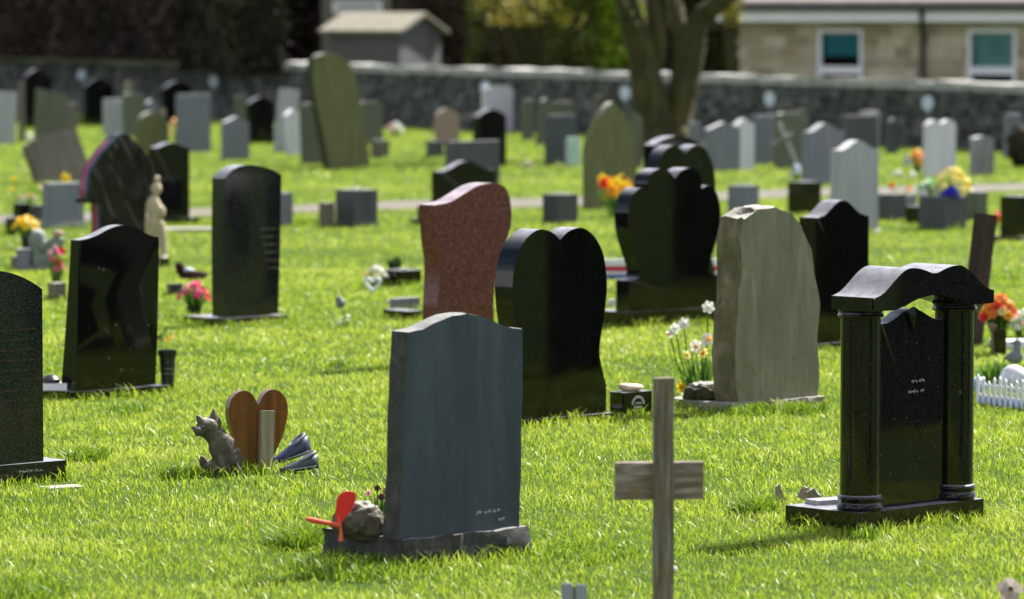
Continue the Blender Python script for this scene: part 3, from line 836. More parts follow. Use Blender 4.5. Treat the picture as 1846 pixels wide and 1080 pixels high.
def window(root, x0, x1, z0, z1, y, panes, fr=.075, name='window', glass=None, transom=None):
    """white framed window standing proud on a wall whose face is at local y"""
    bm = bmesh.new()
    bm_box(bm, x0, x0 + fr, y - .05, y + .02, z0, z1); bm_box(bm, x1 - fr, x1, y - .05, y + .02, z0, z1)
    bm_box(bm, x0 + fr, x1 - fr, y - .05, y + .02, z1 - fr, z1); bm_box(bm, x0 + fr, x1 - fr, y - .05, y + .02, z0, z0 + fr)
    if transom: bm_box(bm, x0 + fr, x1 - fr, y - .048, y + .02, transom - .07, transom + .07)
    w = fin(bm, name, WHITE, root, smooth=0)
    return w
def house():
    """stone bungalow on the right beyond the wall"""
    Y = 80.0; phi = R(-30)
    c = At(1333, 30, Y)
    root = empty('stone_house', (c.x, c.y, 0), phi); tag(root, 'buff stone bungalow with white window frames and white fascia behind the wall', 'house')
    def lx(px):     # local x on the front wall for a pixel column
        # wall: c + t*(cos, sin); solve for px
        k = (px - 923) / F * 1.0
        cs, sn = math.cos(phi), math.sin(phi)
        dd = ray(px, 90); m = dd.x / dd.y
        return (m * c.y - c.x) / (cs - m * sn)
    def zz(px, py):
        t = lx(px); return At(px, py, c.y + t * math.sin(phi)).z
    x1 = lx(1846) + 9
    m, nt, b = _nt('coursed_buff_stone')
    v = coords(nt, (1, 1, 1), rnd=False)
    tc = nt.nodes[-1]
    br = N(nt, 'ShaderNodeTexBrick'); br.inputs['Scale'].default_value = 1.0
    br.inputs['Brick Width'].default_value = .48; br.inputs['Row Height'].default_value = .20; br.inputs['Mortar Size'].default_value = .012
    br.inputs['Color1'].default_value = (.24, .185, .12, 1); br.inputs['Color2'].default_value = (.58, .50, .39, 1); br.inputs['Mortar'].default_value = (.42, .38, .32, 1)
    br.offset = .5; br.squash = .7; br.squash_frequency = 3
    sx = N(nt, 'ShaderNodeSeparateXYZ'); cb = N(nt, 'ShaderNodeCombineXYZ')
    nt.links.new(v, sx.inputs[0]); nt.links.new(sx.outputs[0], cb.inputs[0]); nt.links.new(sx.outputs[2], cb.inputs[1]); nt.links.new(cb.outputs[0], br.inputs['Vector'])
    f = nz(nt, v, 2.2, 5, .65)
    cc = mixc(nt, ramp(nt, f, [(.4, (0, 0, 0)), (.7, (.7, .7, .7))]), br.outputs['Color'], (.30, .23, .12))
    nt.links.new(cc, b.inputs['Base Color']); b.inputs['Roughness'].default_value = .95
    bump(nt, b, br.outputs['Fac'], -.4, .01)
    zt = zz(1333, 38)
    zf1 = zz(1333, 17)
    wins = [(1472, 1555, 52, 134), (1742, 1832, 52, 138)]
    # front wall built round the openings
    bm = bmesh.new()
    op = []
    for (a, bb, t, bo) in wins:
        op.append((lx(a), lx(bb), zz((a + bb) / 2, t), zz((a + bb) / 2, t) - 1.45))
    cur = 0
    for (a, bb, t, bo) in op:
        bm_box(bm, cur, a, 0, .3, -1.2, zt); bm_box(bm, a, bb, 0, .3, t, zt); bm_box(bm, a, bb, 0, .3, -1.2, bo); cur = bb
    bm_box(bm, cur, x1, 0, .3, -1.2, zt)
    bm_box(bm, 0, .3, .3, 7, -1.2, zt); bm_box(bm, .3, x1, 6.7, 7, -1.2, zt)
    bmesh.ops.remove_doubles(bm, verts=bm.verts, dist=1e-5)
    fin(bm, 'walls', m, root, smooth=0)
    box('fascia', -.3, x1 + .3, -.34, -.30, zt - .005, zf1, plain('fascia_white', (.88, .84, .92), .5, .5, .04, 3, 0), root, bev=0)
    box('soffit', -.3, x1 + .3, -.297, -.003, zt + .01, zt + .03, WHITE, root, bev=0)
    box('gutter', -.32, x1 + .32, -.46, -.343, zf1 - .03, zf1 + .07, DARKPL, root, bev=.02)
    dx = lx(1666)
    bm = bmesh.new(); tube(bm, [(dx + .12, -.4, zf1), (dx + .10, -.3, zf1 - .3), (dx + .03, -.09, zf1 - .5), (dx, -.07, zf1 - .7), (dx, -.07, -1.2)], [.05] * 5, 10)
    fin(bm, 'downpipe', DARKPL, root)
    # roof
    bm = bmesh.new(); zr0 = zf1 + .06
    q = [(-.42, zr0), (3.5, zr0 + 1.9), (3.5, zr0 + 2.0), (-.42, zr0 + .09)]
    A = [bm.verts.new((-.35, y, z)) for y, z in q]; B = [bm.verts.new((x1 + .35, y, z)) for y, z in q]
    bm.faces.new(A); bm.faces.new(B[::-1])
    for i in range(4): bm.faces.new([A[i], B[i], B[(i + 1) % 4], A[(i + 1) % 4]])
    q = [(7.42, zr0), (3.5, zr0 + 1.9), (3.5, zr0 + 2.0), (7.42, zr0 + .09)]
    A = [bm.verts.new((-.35, y, z)) for y, z in q]; B = [bm.verts.new((x1 + .35, y, z)) for y, z in q]
    bm.faces.new(A[::-1]); bm.faces.new(B)
    for i in range(4): bm.faces.new([A[i], B[i], B[(i + 1) % 4], A[(i + 1) % 4]])
    bmesh.ops.recalc_face_normals(bm, faces=bm.faces)
    fin(bm, 'roof', stone_mat('concrete_roof_tile', [(.20, .165, .155), (.27, .225, .215), (.34, .29, .28)], .8, .9, 8, .6, top_light=.1), root, smooth=0)
    BL = plain('teal_blind', (.012, .15, .19), .7, .3, .1, 4, 0); LB = plain('grey_net_blind', (.13, .26, .27), .8, .3, .25, 3, 0)
    DK = plain('dark_interior', (.006, .008, .010), .9, .2, .2, 4, 0)
    gl, gnt, gb = _nt('window_glass'); gb.inputs['Base Color'].default_value = (.9, .95, .95, 1); gb.inputs['Roughness'].default_value = .02
    gb.inputs['Transmission Weight'].default_value = 1.0; gb.inputs['IOR'].default_value = 1.1
    for i, (a, bb, t, bo) in enumerate(op):
        w = window(root, a + .002, bb - .002, bo + .002, t - .002, .07, 1, transom=t - .76)
        w['label'] = ['white window with a teal roller blind half down', 'white window with a pale grey green net blind'][i]
        box('pane', a + .078, bb - .078, .078, .084, bo + .078, t - .078, gl, w, bev=0)
        if i == 0: box('blind', a + .078, bb - .078, .13, .14, t - .50, t - .078, BL, w, bev=0)
        else: box('blind', a + .078, bb - .078, .13, .14, t - .70, t - .078, LB, w, bev=0)
    box('room', .35, x1 - .35, 1.6, 1.7, -1.1, zt - .1, DK, root, bev=0)
house()
def cottage():
    c = At(585, 10, 97.0); root = empty('cottage', (c.x, c.y, 0), R(4)); tag(root, 'glimpse of a beige cottage wall with a white window above the shed roof', 'house')
    w = 120 / S(97)
    box('wall', 0, w, 0, 3, -.5, 3.2, plain('beige_render', (.20, .17, .14), .9, .2, .2, 2), root, bev=0)
    t = At(640, 2, 97).z; b_ = At(640, 24, 97).z
    fr = window(root, 14 / S(97), 104 / S(97), b_, t, -.03, 1, fr=.11)
    box('pane', 14 / S(97) + .112, 104 / S(97) - .112, -.045, -.03, b_ + .112, t - .112, DARKPL, fr, bev=0)
    box('roof', -.3, w + .3, -.3, 3.3, 3.21, 3.5, plain('slate_roof', (.07, .07, .08), .8), root, bev=0)
cottage()

# ---- the big tree
def tree():
    Y = G(1198, 286).y; s = S(Y)
    def P(px, py, dy=0.0): return At(px, py, Y + dy)
    base = P(1198, 286); root = empty('tree', (base.x, base.y, 0)); tag(root, 'large bare tree with mossy forked trunk in front of the stone wall', 'tree')
    inv = -Vector((base.x, base.y, 0)); bm = bmesh.new()
    def limb(pts, bumpy=.22, seg=14):
        c3 = catmull([tuple(P(px, py, dy) + inv) + (w / 2 / s,) for px, py, dy, w in pts], 5)
        tube(bm, [p[:3] for p in c3], [max(.01, p[3]) for p in c3], seg, 0, bumpy)
    limb([(1188, 310, 0, 110), (1185, 280, 0, 84), (1180, 240, 0, 72), (1172, 190, 0, 62), (1164, 130, 0, 56), (1153, 80, 0, 50), (1136, 30, 0, 42), (1120, -30, -.1, 40), (1098, -120, -.2, 34), (1080, -230, -.3, 26), (1090, -400, 0, 14)])
    limb([(1212, 310, .1, 90), (1212, 280, .1, 70), (1216, 235, .15, 58), (1226, 180, .2, 54), (1236, 130, .2, 54), (1244, 80, .2, 54), (1262, 35, .2, 40), (1300, 5, .1, 30), (1350, -30, 0, 22), (1430, -90, -.4, 15), (1500, -200, -.8, 8)])
    limb([(1238, 100, .2, 44), (1222, 50, .25, 40), (1210, 0, .3, 36), (1205, -80, .5, 30), (1215, -250, .9, 20), (1200, -420, 1.2, 10)])
    limb([(1180, 120, .1, 40), (1186, 60, .15, 36), (1180, 10, .3, 30), (1170, -70, .6, 24), (1150, -200, 1.2, 14), (1130, -350, 1.6, 7)])
    limb([(1150, 70, -.1, 24), (1120, 5, -.3, 18), (1070, -40, -.6, 13), (1000, -70, -1.0, 9), (930, -60, -1.3, 5)], .1, 8)
    limb([(1004, 42, -1.2, 4), (985, 36, -1.2, 6), (965, 22, -1.2, 7), (945, -4, -1.15, 8), (935, -60, -1.2, 9)], .1, 7)
    for k in range(5):   # root flare
        a = k * 1.26 + .4
        r0 = Vector((math.cos(a) * .25, math.sin(a) * .2, .30)); r1 = Vector((math.cos(a) * .75, math.sin(a) * .7, -.05))
        tube(bm, [r0, r0.lerp(r1, .5) - Vector((0, 0, .05)), r1], [.2, .14, .06], 8, 0, .2)
    fin(bm, 'trunk', BARK, root, smooth=60)
    bm = bmesh.new(); rd = random.Random(3)
    starts = [(1080, -230, -.3), (1098, -120, -.2), (1430, -90, -.4), (1500, -200, -.8), (1215, -250, .9), (1150, -200, 1.2), (1205, -80, .5), (1350, -30, 0), (930, -60, -1.3), (1000, -70, -1), (1200, -420, 1.2), (1090, -400, 0)]
    for st in starts:
        for k in range(6):
            p = P(*st) + inv; d = Vector((rd.gauss(0, 1), rd.gauss(0, 1), abs(rd.gauss(.7, .5)))).normalized(); pts = [p]; r = .035
            for q in range(5):
                p = p + d * .45; d = (d + Vector([rd.gauss(0, .3) for _ in range(3)])).normalized(); pts.append(p)
            tube(bm, pts, [r * (1 - i / 6) for i in range(6)], 5)
            for q in range(3):
                i = rd.randint(1, 4); e = pts[i] + Vector([rd.gauss(0, .35) for _ in range(3)]); tube(bm, [pts[i], (pts[i] + e) / 2 + Vector((0, 0, .05)), e], [.012, .008, .003], 4)
    fin(bm, 'branches', BARK, root, smooth=60)
    for k in range(5): FOOT.append((base.x, base.y, 0, .3, .25))
tree()

# ============================================================ THE HEADSTONES
def on(root, x, y, z=0.0):
    a = root.rotation_euler.z
    return Vector((root.location.x + x * math.cos(a) - y * math.sin(a), root.location.y + x * math.sin(a) + y * math.cos(a), z))

# -- near ones
main = headstone(703, 942, 556, 1012, None, 0, SLATE, 'large dark grey slate headstone on a rough base with a red ornament at its left', 42, .088,
    plinth=(.025, .03, .104, .47), pmat=SLATEROUGH, prough=True, rough=.006, edge=SLATEROUGH,
    outline_px=[(719, 974), (936, 967), (940, 800), (942, 700), (942, 593), (925, 591), (900, 584), (873, 572), (842, 565), (815, 569), (787, 582), (762, 594), (735, 599), (730, 700), (725, 850)])
strokes('face_marks', main, .06, .075 + .088, -.0450, 1, .115, .017, TEXTM, 3)
strokes('face_marks', main, .16, .045 + .088, -.0450, 1, .045, .012, TEXTM, 5)

old = headstone(1293, 1478, 366, 738, None, 0, OLDB, 'tall buff weathered headstone with a broken edge behind the black arch, daffodils at its left', 42, .165,
    plinth=(.09, .02, .05, .48), pmat=CONC, prough=True, rough=.019, edge=OLDE,
    outline_px=[(1333, 738), (1474, 722), (1477, 660), (1474, 600), (1478, 550), (1469, 500), (1462, 450), (1446, 408), (1426, 386), (1398, 374), (1366, 376), (1342, 396), (1334, 430), (1337, 480), (1331, 560), (1325, 640), (1328, 700)])

heart = headstone(893, 1095, 412, 764, 'heart', 0, BLACK, 'black polished heart-shaped headstone half hidden by the big grey slate one', 42, .125,
    plinth=(.03, .02, .035, .30), bev=.006)
red = headstone(755, 922, 330, 655, None, 0, REDG, 'red granite headstone with a wavy outline behind the big grey slate one', 42, .13, plinth=(.03, .03, .06, .30),
    outline_px=catmull([(789, 640), (896, 632)], 2) + catmull([(896, 632), (890, 560), (894, 500), (905, 458), (921, 405), (920, 362), (911, 337)], 5)[1:] + catmull([(911, 337), (890, 330), (862, 335), (836, 350), (812, 364), (783, 370)], 5)[1:] + catmull([(783, 370), (786, 430), (792, 480), (789, 560)], 5)[1:], bev=.006)
lblack = headstone(118, 286, 406, 716, None, 0, BLACK, 'black polished headstone with a curved top beside the black vase near the left edge', 42, .07, taper=.06,
    plinth=(.03, .05, .045, .26),
    outline_px=[(136, 706), (281, 693), (284, 600), (286, 500), (287, 428)] + catmull([(287, 428), (268, 423), (245, 411), (222, 406), (200, 411), (175, 424), (155, 431), (142, 433)], 4)[1:] + [(140, 560)])
edge_l = headstone(-140, 78, 487, 876, 'dome', .11, BLACKF, 'black speckled headstone cut off by the left edge, rows of worn gold lettering', 42, .09, plinth=(.03, .10, .085, .32))
GOLDT = plain('worn_gold_lettering', (.07, .034, .018), .6)
for k in range(9):
    strokes('lettering', edge_l, -edge_l['W'] * .30 + .04 * (k % 3), .085 + edge_l['H'] * (.68 - .052 * k), -.0462, 1, edge_l['W'] * (.72 - .08 * (k % 3)), .013, GOLDT, 20 + k)
strokes('lettering', edge_l, .12, .045, -.0712, 1, .14, .014, TEXTM, 61)
box('stone_slab', -.085, .085, -.05, .05, -.04, .008, CONC, None, .006, loc=G(112, 880), rot=(0, 0, R(30)))
tag(bpy.data.objects['stone_slab'], 'flat pale slab sunk in the grass at the foot of the leftmost black headstone', 'slab')
FOOT.append((G(112, 880).x, G(112, 880).y, R(30), .08, .08))

twin = headstone(1108, 1300, 303, 586, 'twin', 0, BLACK, 'black polished headstone shaped as two stacked hearts, yellow flowers at its top left', 40, .13, plinth=(.03, .02, .10, .30), bev=.006)
twin2 = headstone(1158, 1290, 262, 520, 'heart', 0, BLACK, 'black heart headstone whose lobes rise behind the stacked hearts one', 40, .13)
twin3 = headstone(1160, 1262, 245, 470, 'dome', .07, BLACK, 'black round topped headstone peeping above the two heart ones before the tree', 42, .12)
bright = headstone(1440, 1567, 360, 630, 'ogee', .115, BLACK, 'black polished headstone with a curved top behind the buff weathered one', 44, .13, plinth=(.05, .06, .045, .28))
speck = headstone(380, 509, 297, 585, 'shoulder', .13, BLACKF, 'dark speckled headstone with rounded shoulders and a wide base, pink flowers at its left', 44, .12,
    plinth=(.02, .02, .05, .40), outline_px=[(404, 572), (502, 566), (505, 450), (508, 316)] + catmull([(508, 316), (490, 306), (466, 299), (440, 298), (420, 306), (404, 322)], 5)[1:] + [(403, 450)])
for k in range(6):
    strokes('lettering', speck, .06 + .012 * k, speck['H'] * (.62 - .052 * k), -.0612, 1, .15 - .012 * k, .012, plain('worn_pale_lettering', (.22, .18, .15), .7), 40 + k)
strokes('lettering', speck, .10, .012, -.0860, 1, .10, .014, TEXTM, 71)
dleft = headstone(266, 343, 257, 404, 'ogee', .06, BLACK, 'black headstone with a wide base behind the shirt-shaped one', 40, .11, plinth=(.06, .10, .06, .3))
box('kerb_slab', -.75, .75, -.16, .16, -.04, .03, CONC, None, .008, loc=G(345, 417), rot=(0, 0, R(8)))
tag(bpy.data.objects['kerb_slab'], 'pale concrete strip in the grass before the black headstone left of the path', 'slab')
FOOT.append((G(345, 417).x, G(345, 417).y, R(8), .75, .16))

# shirt-shaped stone
SH = [(183, 466), (182, 362), (178, 357), (160, 357), (158, 335), (165, 305), (186, 274), (206, 252), (214, 243), (222, 240), (232, 242), (240, 252), (262, 272), (277, 300), (281, 330), (281, 357), (263, 358), (261, 462)]
def shirt_mats():
    m, nt, b = _nt('folded_black_granite'); v = coords(nt, (1, .5, .55))
    rt = N(nt, 'ShaderNodeVectorRotate', rotation_type='Y_AXIS'); rt.inputs['Angle'].default_value = R(35)
    nt.links.new(v, rt.inputs['Vector'])
    mp = N(nt, 'ShaderNodeMapping'); mp.inputs['Scale'].default_value = (1, 1, .3); nt.links.new(rt.outputs[0], mp.inputs[0])
    f = nz(nt, mp.outputs[0], 15, 1, .3, .8)
    b.inputs['Base Color'].default_value = (.008, .008, .01, 1); b.inputs['Roughness'].default_value = .12
    b.inputs['IOR'].default_value = 1.4; bump(nt, b, f, .8, .016)
    m2, nt, b = _nt('striped_stone_edge'); tc = N(nt, 'ShaderNodeTexCoord'); sx = N(nt, 'ShaderNodeSeparateXYZ'); nt.links.new(tc.outputs['Object'], sx.inputs[0])
    mr = N(nt, 'ShaderNodeMapRange'); mr.inputs[1].default_value = -.065; mr.inputs[2].default_value = .065; nt.links.new(sx.outputs[1], mr.inputs[0])
    r = N(nt, 'ShaderNodeValToRGB'); r.color_ramp.interpolation = 'CONSTANT'; el = r.color_ramp.elements
    cs = [(0, (.01, .01, .012)), (.22, (.015, .04, .16)), (.45, (.38, .01, .03)), (.78, (.015, .03, .12)), (.92, (.01, .01, .012))]
    while len(el) < 5: el.new(.5)
    for e, (p, c) in zip(el, cs): e.position = p; e.color = (*c, 1)
    nt.links.new(mr.outputs[0], r.inputs[0])
    lt = N(nt, 'ShaderNodeMath', operation='LESS_THAN'); lt.inputs[1].default_value = -.08; nt.links.new(sx.outputs[0], lt.inputs[0])
    c = mixc(nt, lt.outputs[0], (.01, .01, .012), r.outputs[0]); nt.links.new(c, b.inputs['Base Color']); b.inputs['Roughness'].default_value = .22
    return m, m2
sm1, sm2 = shirt_mats()
shirt = headstone(142, 281, 240, 466, None, 0, sm1, 'black headstone carved as a folded football shirt with red and blue stripes down its edge', 42, .13, edge=sm2, outline_px=SH, bev=.008, plinth=(.0, .0, .02, .2), pmat=BLACK)
for sgn, (pa, pb) in ((0, (158, 182)), (1, (262, 282))):
    ph = R(42); cc, ss = place(142, 281, 466, .13, ph)
    zc = At(170, 355, cc.y).z - .02
    k = (pa + pb) / 2; mid = 211
    dd = ray(k, 350); mm = dd.x / dd.y
    f = Vector((math.sin(ph), -math.cos(ph), 0)); p0 = cc + f * .065; t = (p0 - Vector((0, 0, CAMH))).dot(f) / ray(k, 350).dot(f); q = Vector((0, 0, CAMH)) + ray(k, 350) * t - cc
    lx = q.x * math.cos(ph) + q.y * math.sin(ph); w = (pb - pa) / ss / math.cos(ph) / 2
    box('cuff', lx - w - .012, lx + w + .012, -.08, .08, zc - .02, zc + .022, BLACK, shirt, bev=.012)

# arch with two columns
def arch():
    phi = R(44); s = 476.0
    near = G(1552, 965)
    # plinth near corner is local (-W/2, -D/2)
    W, D, h = .722, .386, .083
    cs, sn = math.cos(phi), math.sin(phi)
    c = near - Vector((-W / 2 * cs + D / 2 * sn, -W / 2 * sn - D / 2 * cs, 0))
    root = empty('arch_headstone', (c.x, c.y, 0), phi)
    tag(root, 'black granite headstone with two round columns under a double curved top', 'headstone')
    BK = polished('flecked_black_granite', (0.003, 0.003, 0.003), (0.014, 0.014, 0.013), .55, .05, 230, .5)
    box('plinth', -W / 2, W / 2, -D / 2, D / 2, -.05, h, BK, root, bev=.005)
    def col_px(x, y):
        q = on(root, x, y); return 923 + F * q.x / (q.y * CP + 1.5 * SP)
    def solve(x, dy, px):
        a, b_ = -.4, .4
        for _ in range(40):
            m = (a + b_) / 2
            if col_px(x, m + dy) > px: a = m
            else: b_ = m
        return m
    yc = max(-D / 2 + .08, solve(-.275, 0, 1551))
    Yc = on(root, 0, yc).y
    ztop = At(1645, 478, Yc).z
    zcap = At(1545, 553, Yc - .06).z         # underside of the entablature
    for sx in (-.275, .275):
        col = lathe('column', [(.077, h + .06), (.076, zcap - .03)], BK, root, (sx, yc, 0), seg=40)
        lathe('base_ring', [(.080, h), (.086, h + .004), (.090, h + .014), (.086, h + .026), (.081, h + .031), (.081, h + .036), (.084, h + .040), (.087, h + .048), (.084, h + .056), (.078, h + .061)], BK, root, (sx, yc, 0), seg=40)
        lathe('capital', [(.078, zcap - .032), (.086, zcap - .030), (.089, zcap - .022), (.085, zcap - .014), (.080, zcap - .012), (.088, zcap - .004), (.088, zcap)], BK, root, (sx, yc, 0), seg=40)
    # inner tablet
    w = .385; zt = At(1655, 556, Yc).z
    pts = profile('ogee', w, zt - h, .05 * 1)
    slab('tablet', pts, .06, BK, root, loc=(0, yc + .01, h), bev=.004)
    # carved leaf at the top of the tablet
    bm = bmesh.new()
    o = [(-.04, 0), (0, -.075), (.04, 0), (0, .02)]
    A = [bm.verts.new((x, -.012, z)) for x, z in o]; B = [bm.verts.new((x, .0, z)) for x, z in o]; T = bm.verts.new((0, -.022, -.015))
    for i in range(4): bm.faces.new([A[i], A[(i + 1) % 4], T]); bm.faces.new([A[i], B[i], B[(i + 1) % 4], A[(i + 1) % 4]])
    fin(bm, 'carving', BK, root, (0, yc - .02, zt - .012), smooth=0)
    strokes('face_marks', root, .0, h + .47, yc + .010 - .0308, 1, .07, .013, TEXTM, 90)  # pale strokes painted in for a reflection on the polished tablet
    strokes('face_marks', root, -.02, h + .43, yc + .010 - .0308, 1, .09, .013, TEXTM, 91)  # second row of the painted reflection
    # entablature: double hump, deep
    Wc, Dc = .715, .215; ye = solve(-.3575, -.1075, 1573)
    n = 44; top = []
    H = ztop - zcap; e = .052
    for i in range(n + 1):
        t = 1 - 2 * i / n; a = abs(t)
        u = a
        if u < .38: z = H - (.030 * (1 - math.sin(math.pi / 2 * min(1, u / .38))))
        else:
            q = (u - .38) / .62; z = H - (H - e) * (0.5 - 0.5 * math.cos(math.pi * min(1, q * 1.02)))
        top.append((t * Wc / 2, z))
    low = [(-Wc / 2, 0), (-Wc / 2 + .14, 0)]
    for i in range(9):
        t = -1 + 2 * i / 8; low.append((t * .175, .012 + .035 * (1 - t * t)))
    low += [(Wc / 2 - .14, 0), (Wc / 2, 0)]
    bm = bmesh.new(); pts = low + top
    A = [bm.verts.new((x, -Dc / 2, z)) for x, z in pts]; B = [bm.verts.new((x, Dc / 2, z)) for x, z in pts]
    bm.faces.new(A); bm.faces.new(B[::-1])
    for i in range(len(pts)): bm.faces.new([A[i], B[i], B[(i + 1) % len(pts)], A[(i + 1) % len(pts)]])
    be = [x for x in bm.edges if (x.verts[0] in A and x.verts[1] in A) or (x.verts[0] in B and x.verts[1] in B)]
    bmesh.ops.bevel(bm, geom=be, offset=.005, segments=2, affect='EDGES', clamp_overlap=True)
    fin(bm, 'entablature', BK, root, (0, ye, zcap)); print('arch', yc, ye)
    FOOT.append((c.x, c.y, phi, W / 2, D / 2)); RIM.append((c.x, c.y, phi, W / 2, D / 2))
    return root
archr = arch()

# -- far ones: (x0, x1, ytop, ybase, profile, fall, material, label, extra)
SB = lambda t: t
FAR = [
 (-24, 28, 165, 262, 'flat', 0, PALEG, 'pale grey slab headstone touching the left edge beside a thin wooden post', dict(lean=(0, 4))),
 (42, 96, 125, 232, 'dome', .16, BLACK, 'leftmost black domed headstone in the farthest row by the wall', {}),
 (62, 123, 160, 250, 'slant', .12, OLIVE, 'mossy slant topped headstone before the leftmost black domed one', dict(lean=(0, 3))),
 (152, 206, 142, 226, 'dome', .16, BLACK, 'second black domed headstone from the left in the farthest row', {}),
 (187, 230, 178, 246, 'flat', 0, PALEG, 'grey weathered headstone between a black domed one and a mossy narrow one', {}),
 (222, 264, 168, 248, 'shoulder', .1, OLIVE, 'mossy narrow headstone just above the shirt-shaped one', {}),
 (240, 292, 143, 206, 'dome', .16, BLACK, 'third black domed headstone from the left in the farthest row', {}),
 (294, 348, 146, 226, 'dome', .16, BLACK, 'fourth black domed headstone from the left, behind the plain grey block one', {}),
 (244, 306, 202, 276, 'round', .36, MOSSY, 'low green rounded headstone above the black one with a wide base', {}),
 (68, 172, 235, 330, 'dome', .10, BROWN, 'brown headstone leaning far back behind the shirt-shaped one', dict(th=.16, lean=(-14, -14), rough=.01, phi=34)),
 (318, 382, 170, 277, 'flat', 0, GREYG, 'square topped plain grey headstone left of the tall leaning mossy one', {}),
 (399, 451, 210, 290, 'peak', .13, GREYG, 'small grey headstone with a peaked top standing alone on the grass', {}),
 (422, 447, 172, 226, 'flat', 0, OLIVE, 'narrow mossy pillar behind the small grey peaked headstone', {}),
 (444, 496, 175, 260, 'dome', .14, BLACK, 'black headstone right of the small grey peaked one', {}),
 (492, 531, 160, 276, 'flat', 0, PALEG, 'tall thin pale grey slab just left of the tall leaning mossy one', dict(lean=(0, 6), phi=30)),
 (518, 552, 196, 280, 'peak', .1, PALE, 'pale narrow slab leaning against its neighbour left of the mossy pillar', dict(lean=(0, -7))),
 (543, 583, 186, 296, 'flat', 0, OLIVE, 'green narrow slab close against the tall leaning mossy headstone', dict(lean=(0, -2))),
 (645, 691, 183, 262, 'shoulder', .06, OLIVE, 'mossy shouldered headstone right behind the tall leaning one', {}),
 (658, 705, 148, 226, 'dome', .16, BLACK, 'black headstone against the wall right of the tall leaning mossy one', {}),
 (783, 829, 196, 260, 'dome', .17, PINKS, 'small pinkish brown headstone alone on the grass at the centre', dict(phi=20)),
 (852, 913, 197, 302, 'dome', .13, BLACK, 'black domed headstone in front of the pale blue grey one', dict(th=.12)),
 (868, 926, 156, 240, 'shoulder', .1, PALE, 'pale blue grey headstone near the wall behind a black domed one', {}),
 (802, 902, 254, 336, 'flat', 0, DARKG, 'dark square topped headstone behind the black curved one above the red granite', {}),
 (778, 894, 290, 402, 'ogee', .17, BLACK, 'black headstone with a curved top directly above the red granite one', dict(plinth=(.12, .05, .05, .3))),
 (940, 963, 180, 254, 'flat', 0, OLIVE, 'narrow mossy slab left of the pair of small slabs by the wall', {}),
 (964, 996, 178, 262, 'round', .1, OLIVE, 'mossy slab leaning slightly, second of the small slabs by the wall', dict(lean=(0, 6))),
 (986, 1034, 183, 250, 'flat', 0, OLIVE, 'green grey slab with a bright top behind the square grey green headstone', {}),
 (981, 1041, 207, 298, 'flat', 0, DARKG, 'square grey green headstone left of the pointed mossy one', {}),
 (1050, 1148, 184, 377, 'gothic', .42, MOSSY, 'tall mossy headstone with a pointed arch top left of the tree', dict(rough=.006)),
 (1071, 1120, 170, 245, 'flat', 0, BROWN, 'brown grey headstone behind the tip of the pointed mossy one', {}),
 (1132, 1158, 200, 306, 'slant', .1, OLIVE, 'thin pale slab between the pointed mossy headstone and the tree trunk', {}),
 (1268, 1334, 220, 310, 'peak', .14, GREYG, 'grey peaked headstone just right of the tree', {}),
 (1316, 1359, 214, 308, 'ogee', .1, PALE, 'pale headstone tucked behind the grey peaked one right of the tree', {}),
 (1355, 1397, 208, 297, 'flat', 0, GREYG, 'grey square topped headstone right of the pale one by the tree', {}),
 (1320, 1348, 184, 246, 'flat', 0, MOSSY, 'small green pillar behind the pale headstone right of the tree', {}),
 (1330, 1392, 182, 236, 'dome', .12, BLACK, 'black headstone with a shining top near the wall right of the tree', {}),
 (1394, 1458, 203, 304, 'shoulder', .08, OLIVE, 'mossy grey headstone with a pale wooden cross leaning before it', {}),
 (1444, 1522, 222, 334, 'ogee', .13, GREYG, 'grey headstone with a curved top left of the pale curved one', dict(th=.11)),
 (1515, 1582, 208, 300, 'flat', 0, DARKG, 'dark grey green square headstone behind the pale curved one', {}),
 (1522, 1568, 179, 240, 'dome', .16, BLACK, 'black headstone with a white glint by the wall above the square grey green ones', {}),
 (1548, 1584, 200, 292, 'flat', 0, PALEG, 'light grey narrow slab right behind the dark grey green square one', {}),
 (1496, 1583, 253, 416, 'ogee', .10, PALEG, 'light grey headstone with a curved top and speckled face, the tallest pale one', dict(th=.11)),
 (1662, 1722, 216, 320, 'twohump', .08, PALE, 'pale headstone with two bright humps on its top at the right', {}),
 (1746, 1791, 245, 318, 'dome', .06, FLUTE, 'short white stained headstone streaked with black at the right', {}),
 (1240, 1266, 220, 292, 'shoulder', .1, GREYG, 'small grey headstone tucked against the right side of the tree trunk', {}),
 (350, 372, 192, 240, 'dome', .1, DARKG, 'dark small headstone half hidden behind the square topped plain grey one', {}),
 (118, 142, 186, 236, 'flat', 0, BROWN, 'low brown stone between the first two black domed headstones', {}),
 (1432, 1452, 196, 262, 'flat', 0, OLIVE, 'narrow mossy slab left of the grey curved headstone by the wall', {}),
 (604, 628, 250, 292, 'flat', 0, GREYG, 'small grey slab behind the foot of the tall leaning headstone', {}),
 (262, 286, 180, 232, 'peak', .1, GREYG, 'small grey peaked headstone between two black domed ones by the wall', {}),
 (462, 484, 160, 216, 'flat', 0, BROWN, 'brown slab by the wall behind the black headstone near the grey peaked one', {}),
 (1596, 1620, 214, 278, 'dome', .12, DARKG, 'small dark headstone by the wall left of the pale one with two humps', {}),
 (1806, 1840, 205, 284, 'flat', 0, GREYG, 'narrow grey headstone against the wall by the dark shrub at the right edge', {}),
]
FARO = []
for (x0, x1, yt, yb, kd, fall, mt, lab, kw) in FAR:
    kw = dict(kw); kw.setdefault('th', .09)
    FARO.append(headstone(x0, x1, yt, yb, kd, fall, mt, lab, phi=kw.pop('phi', 42), **kw))
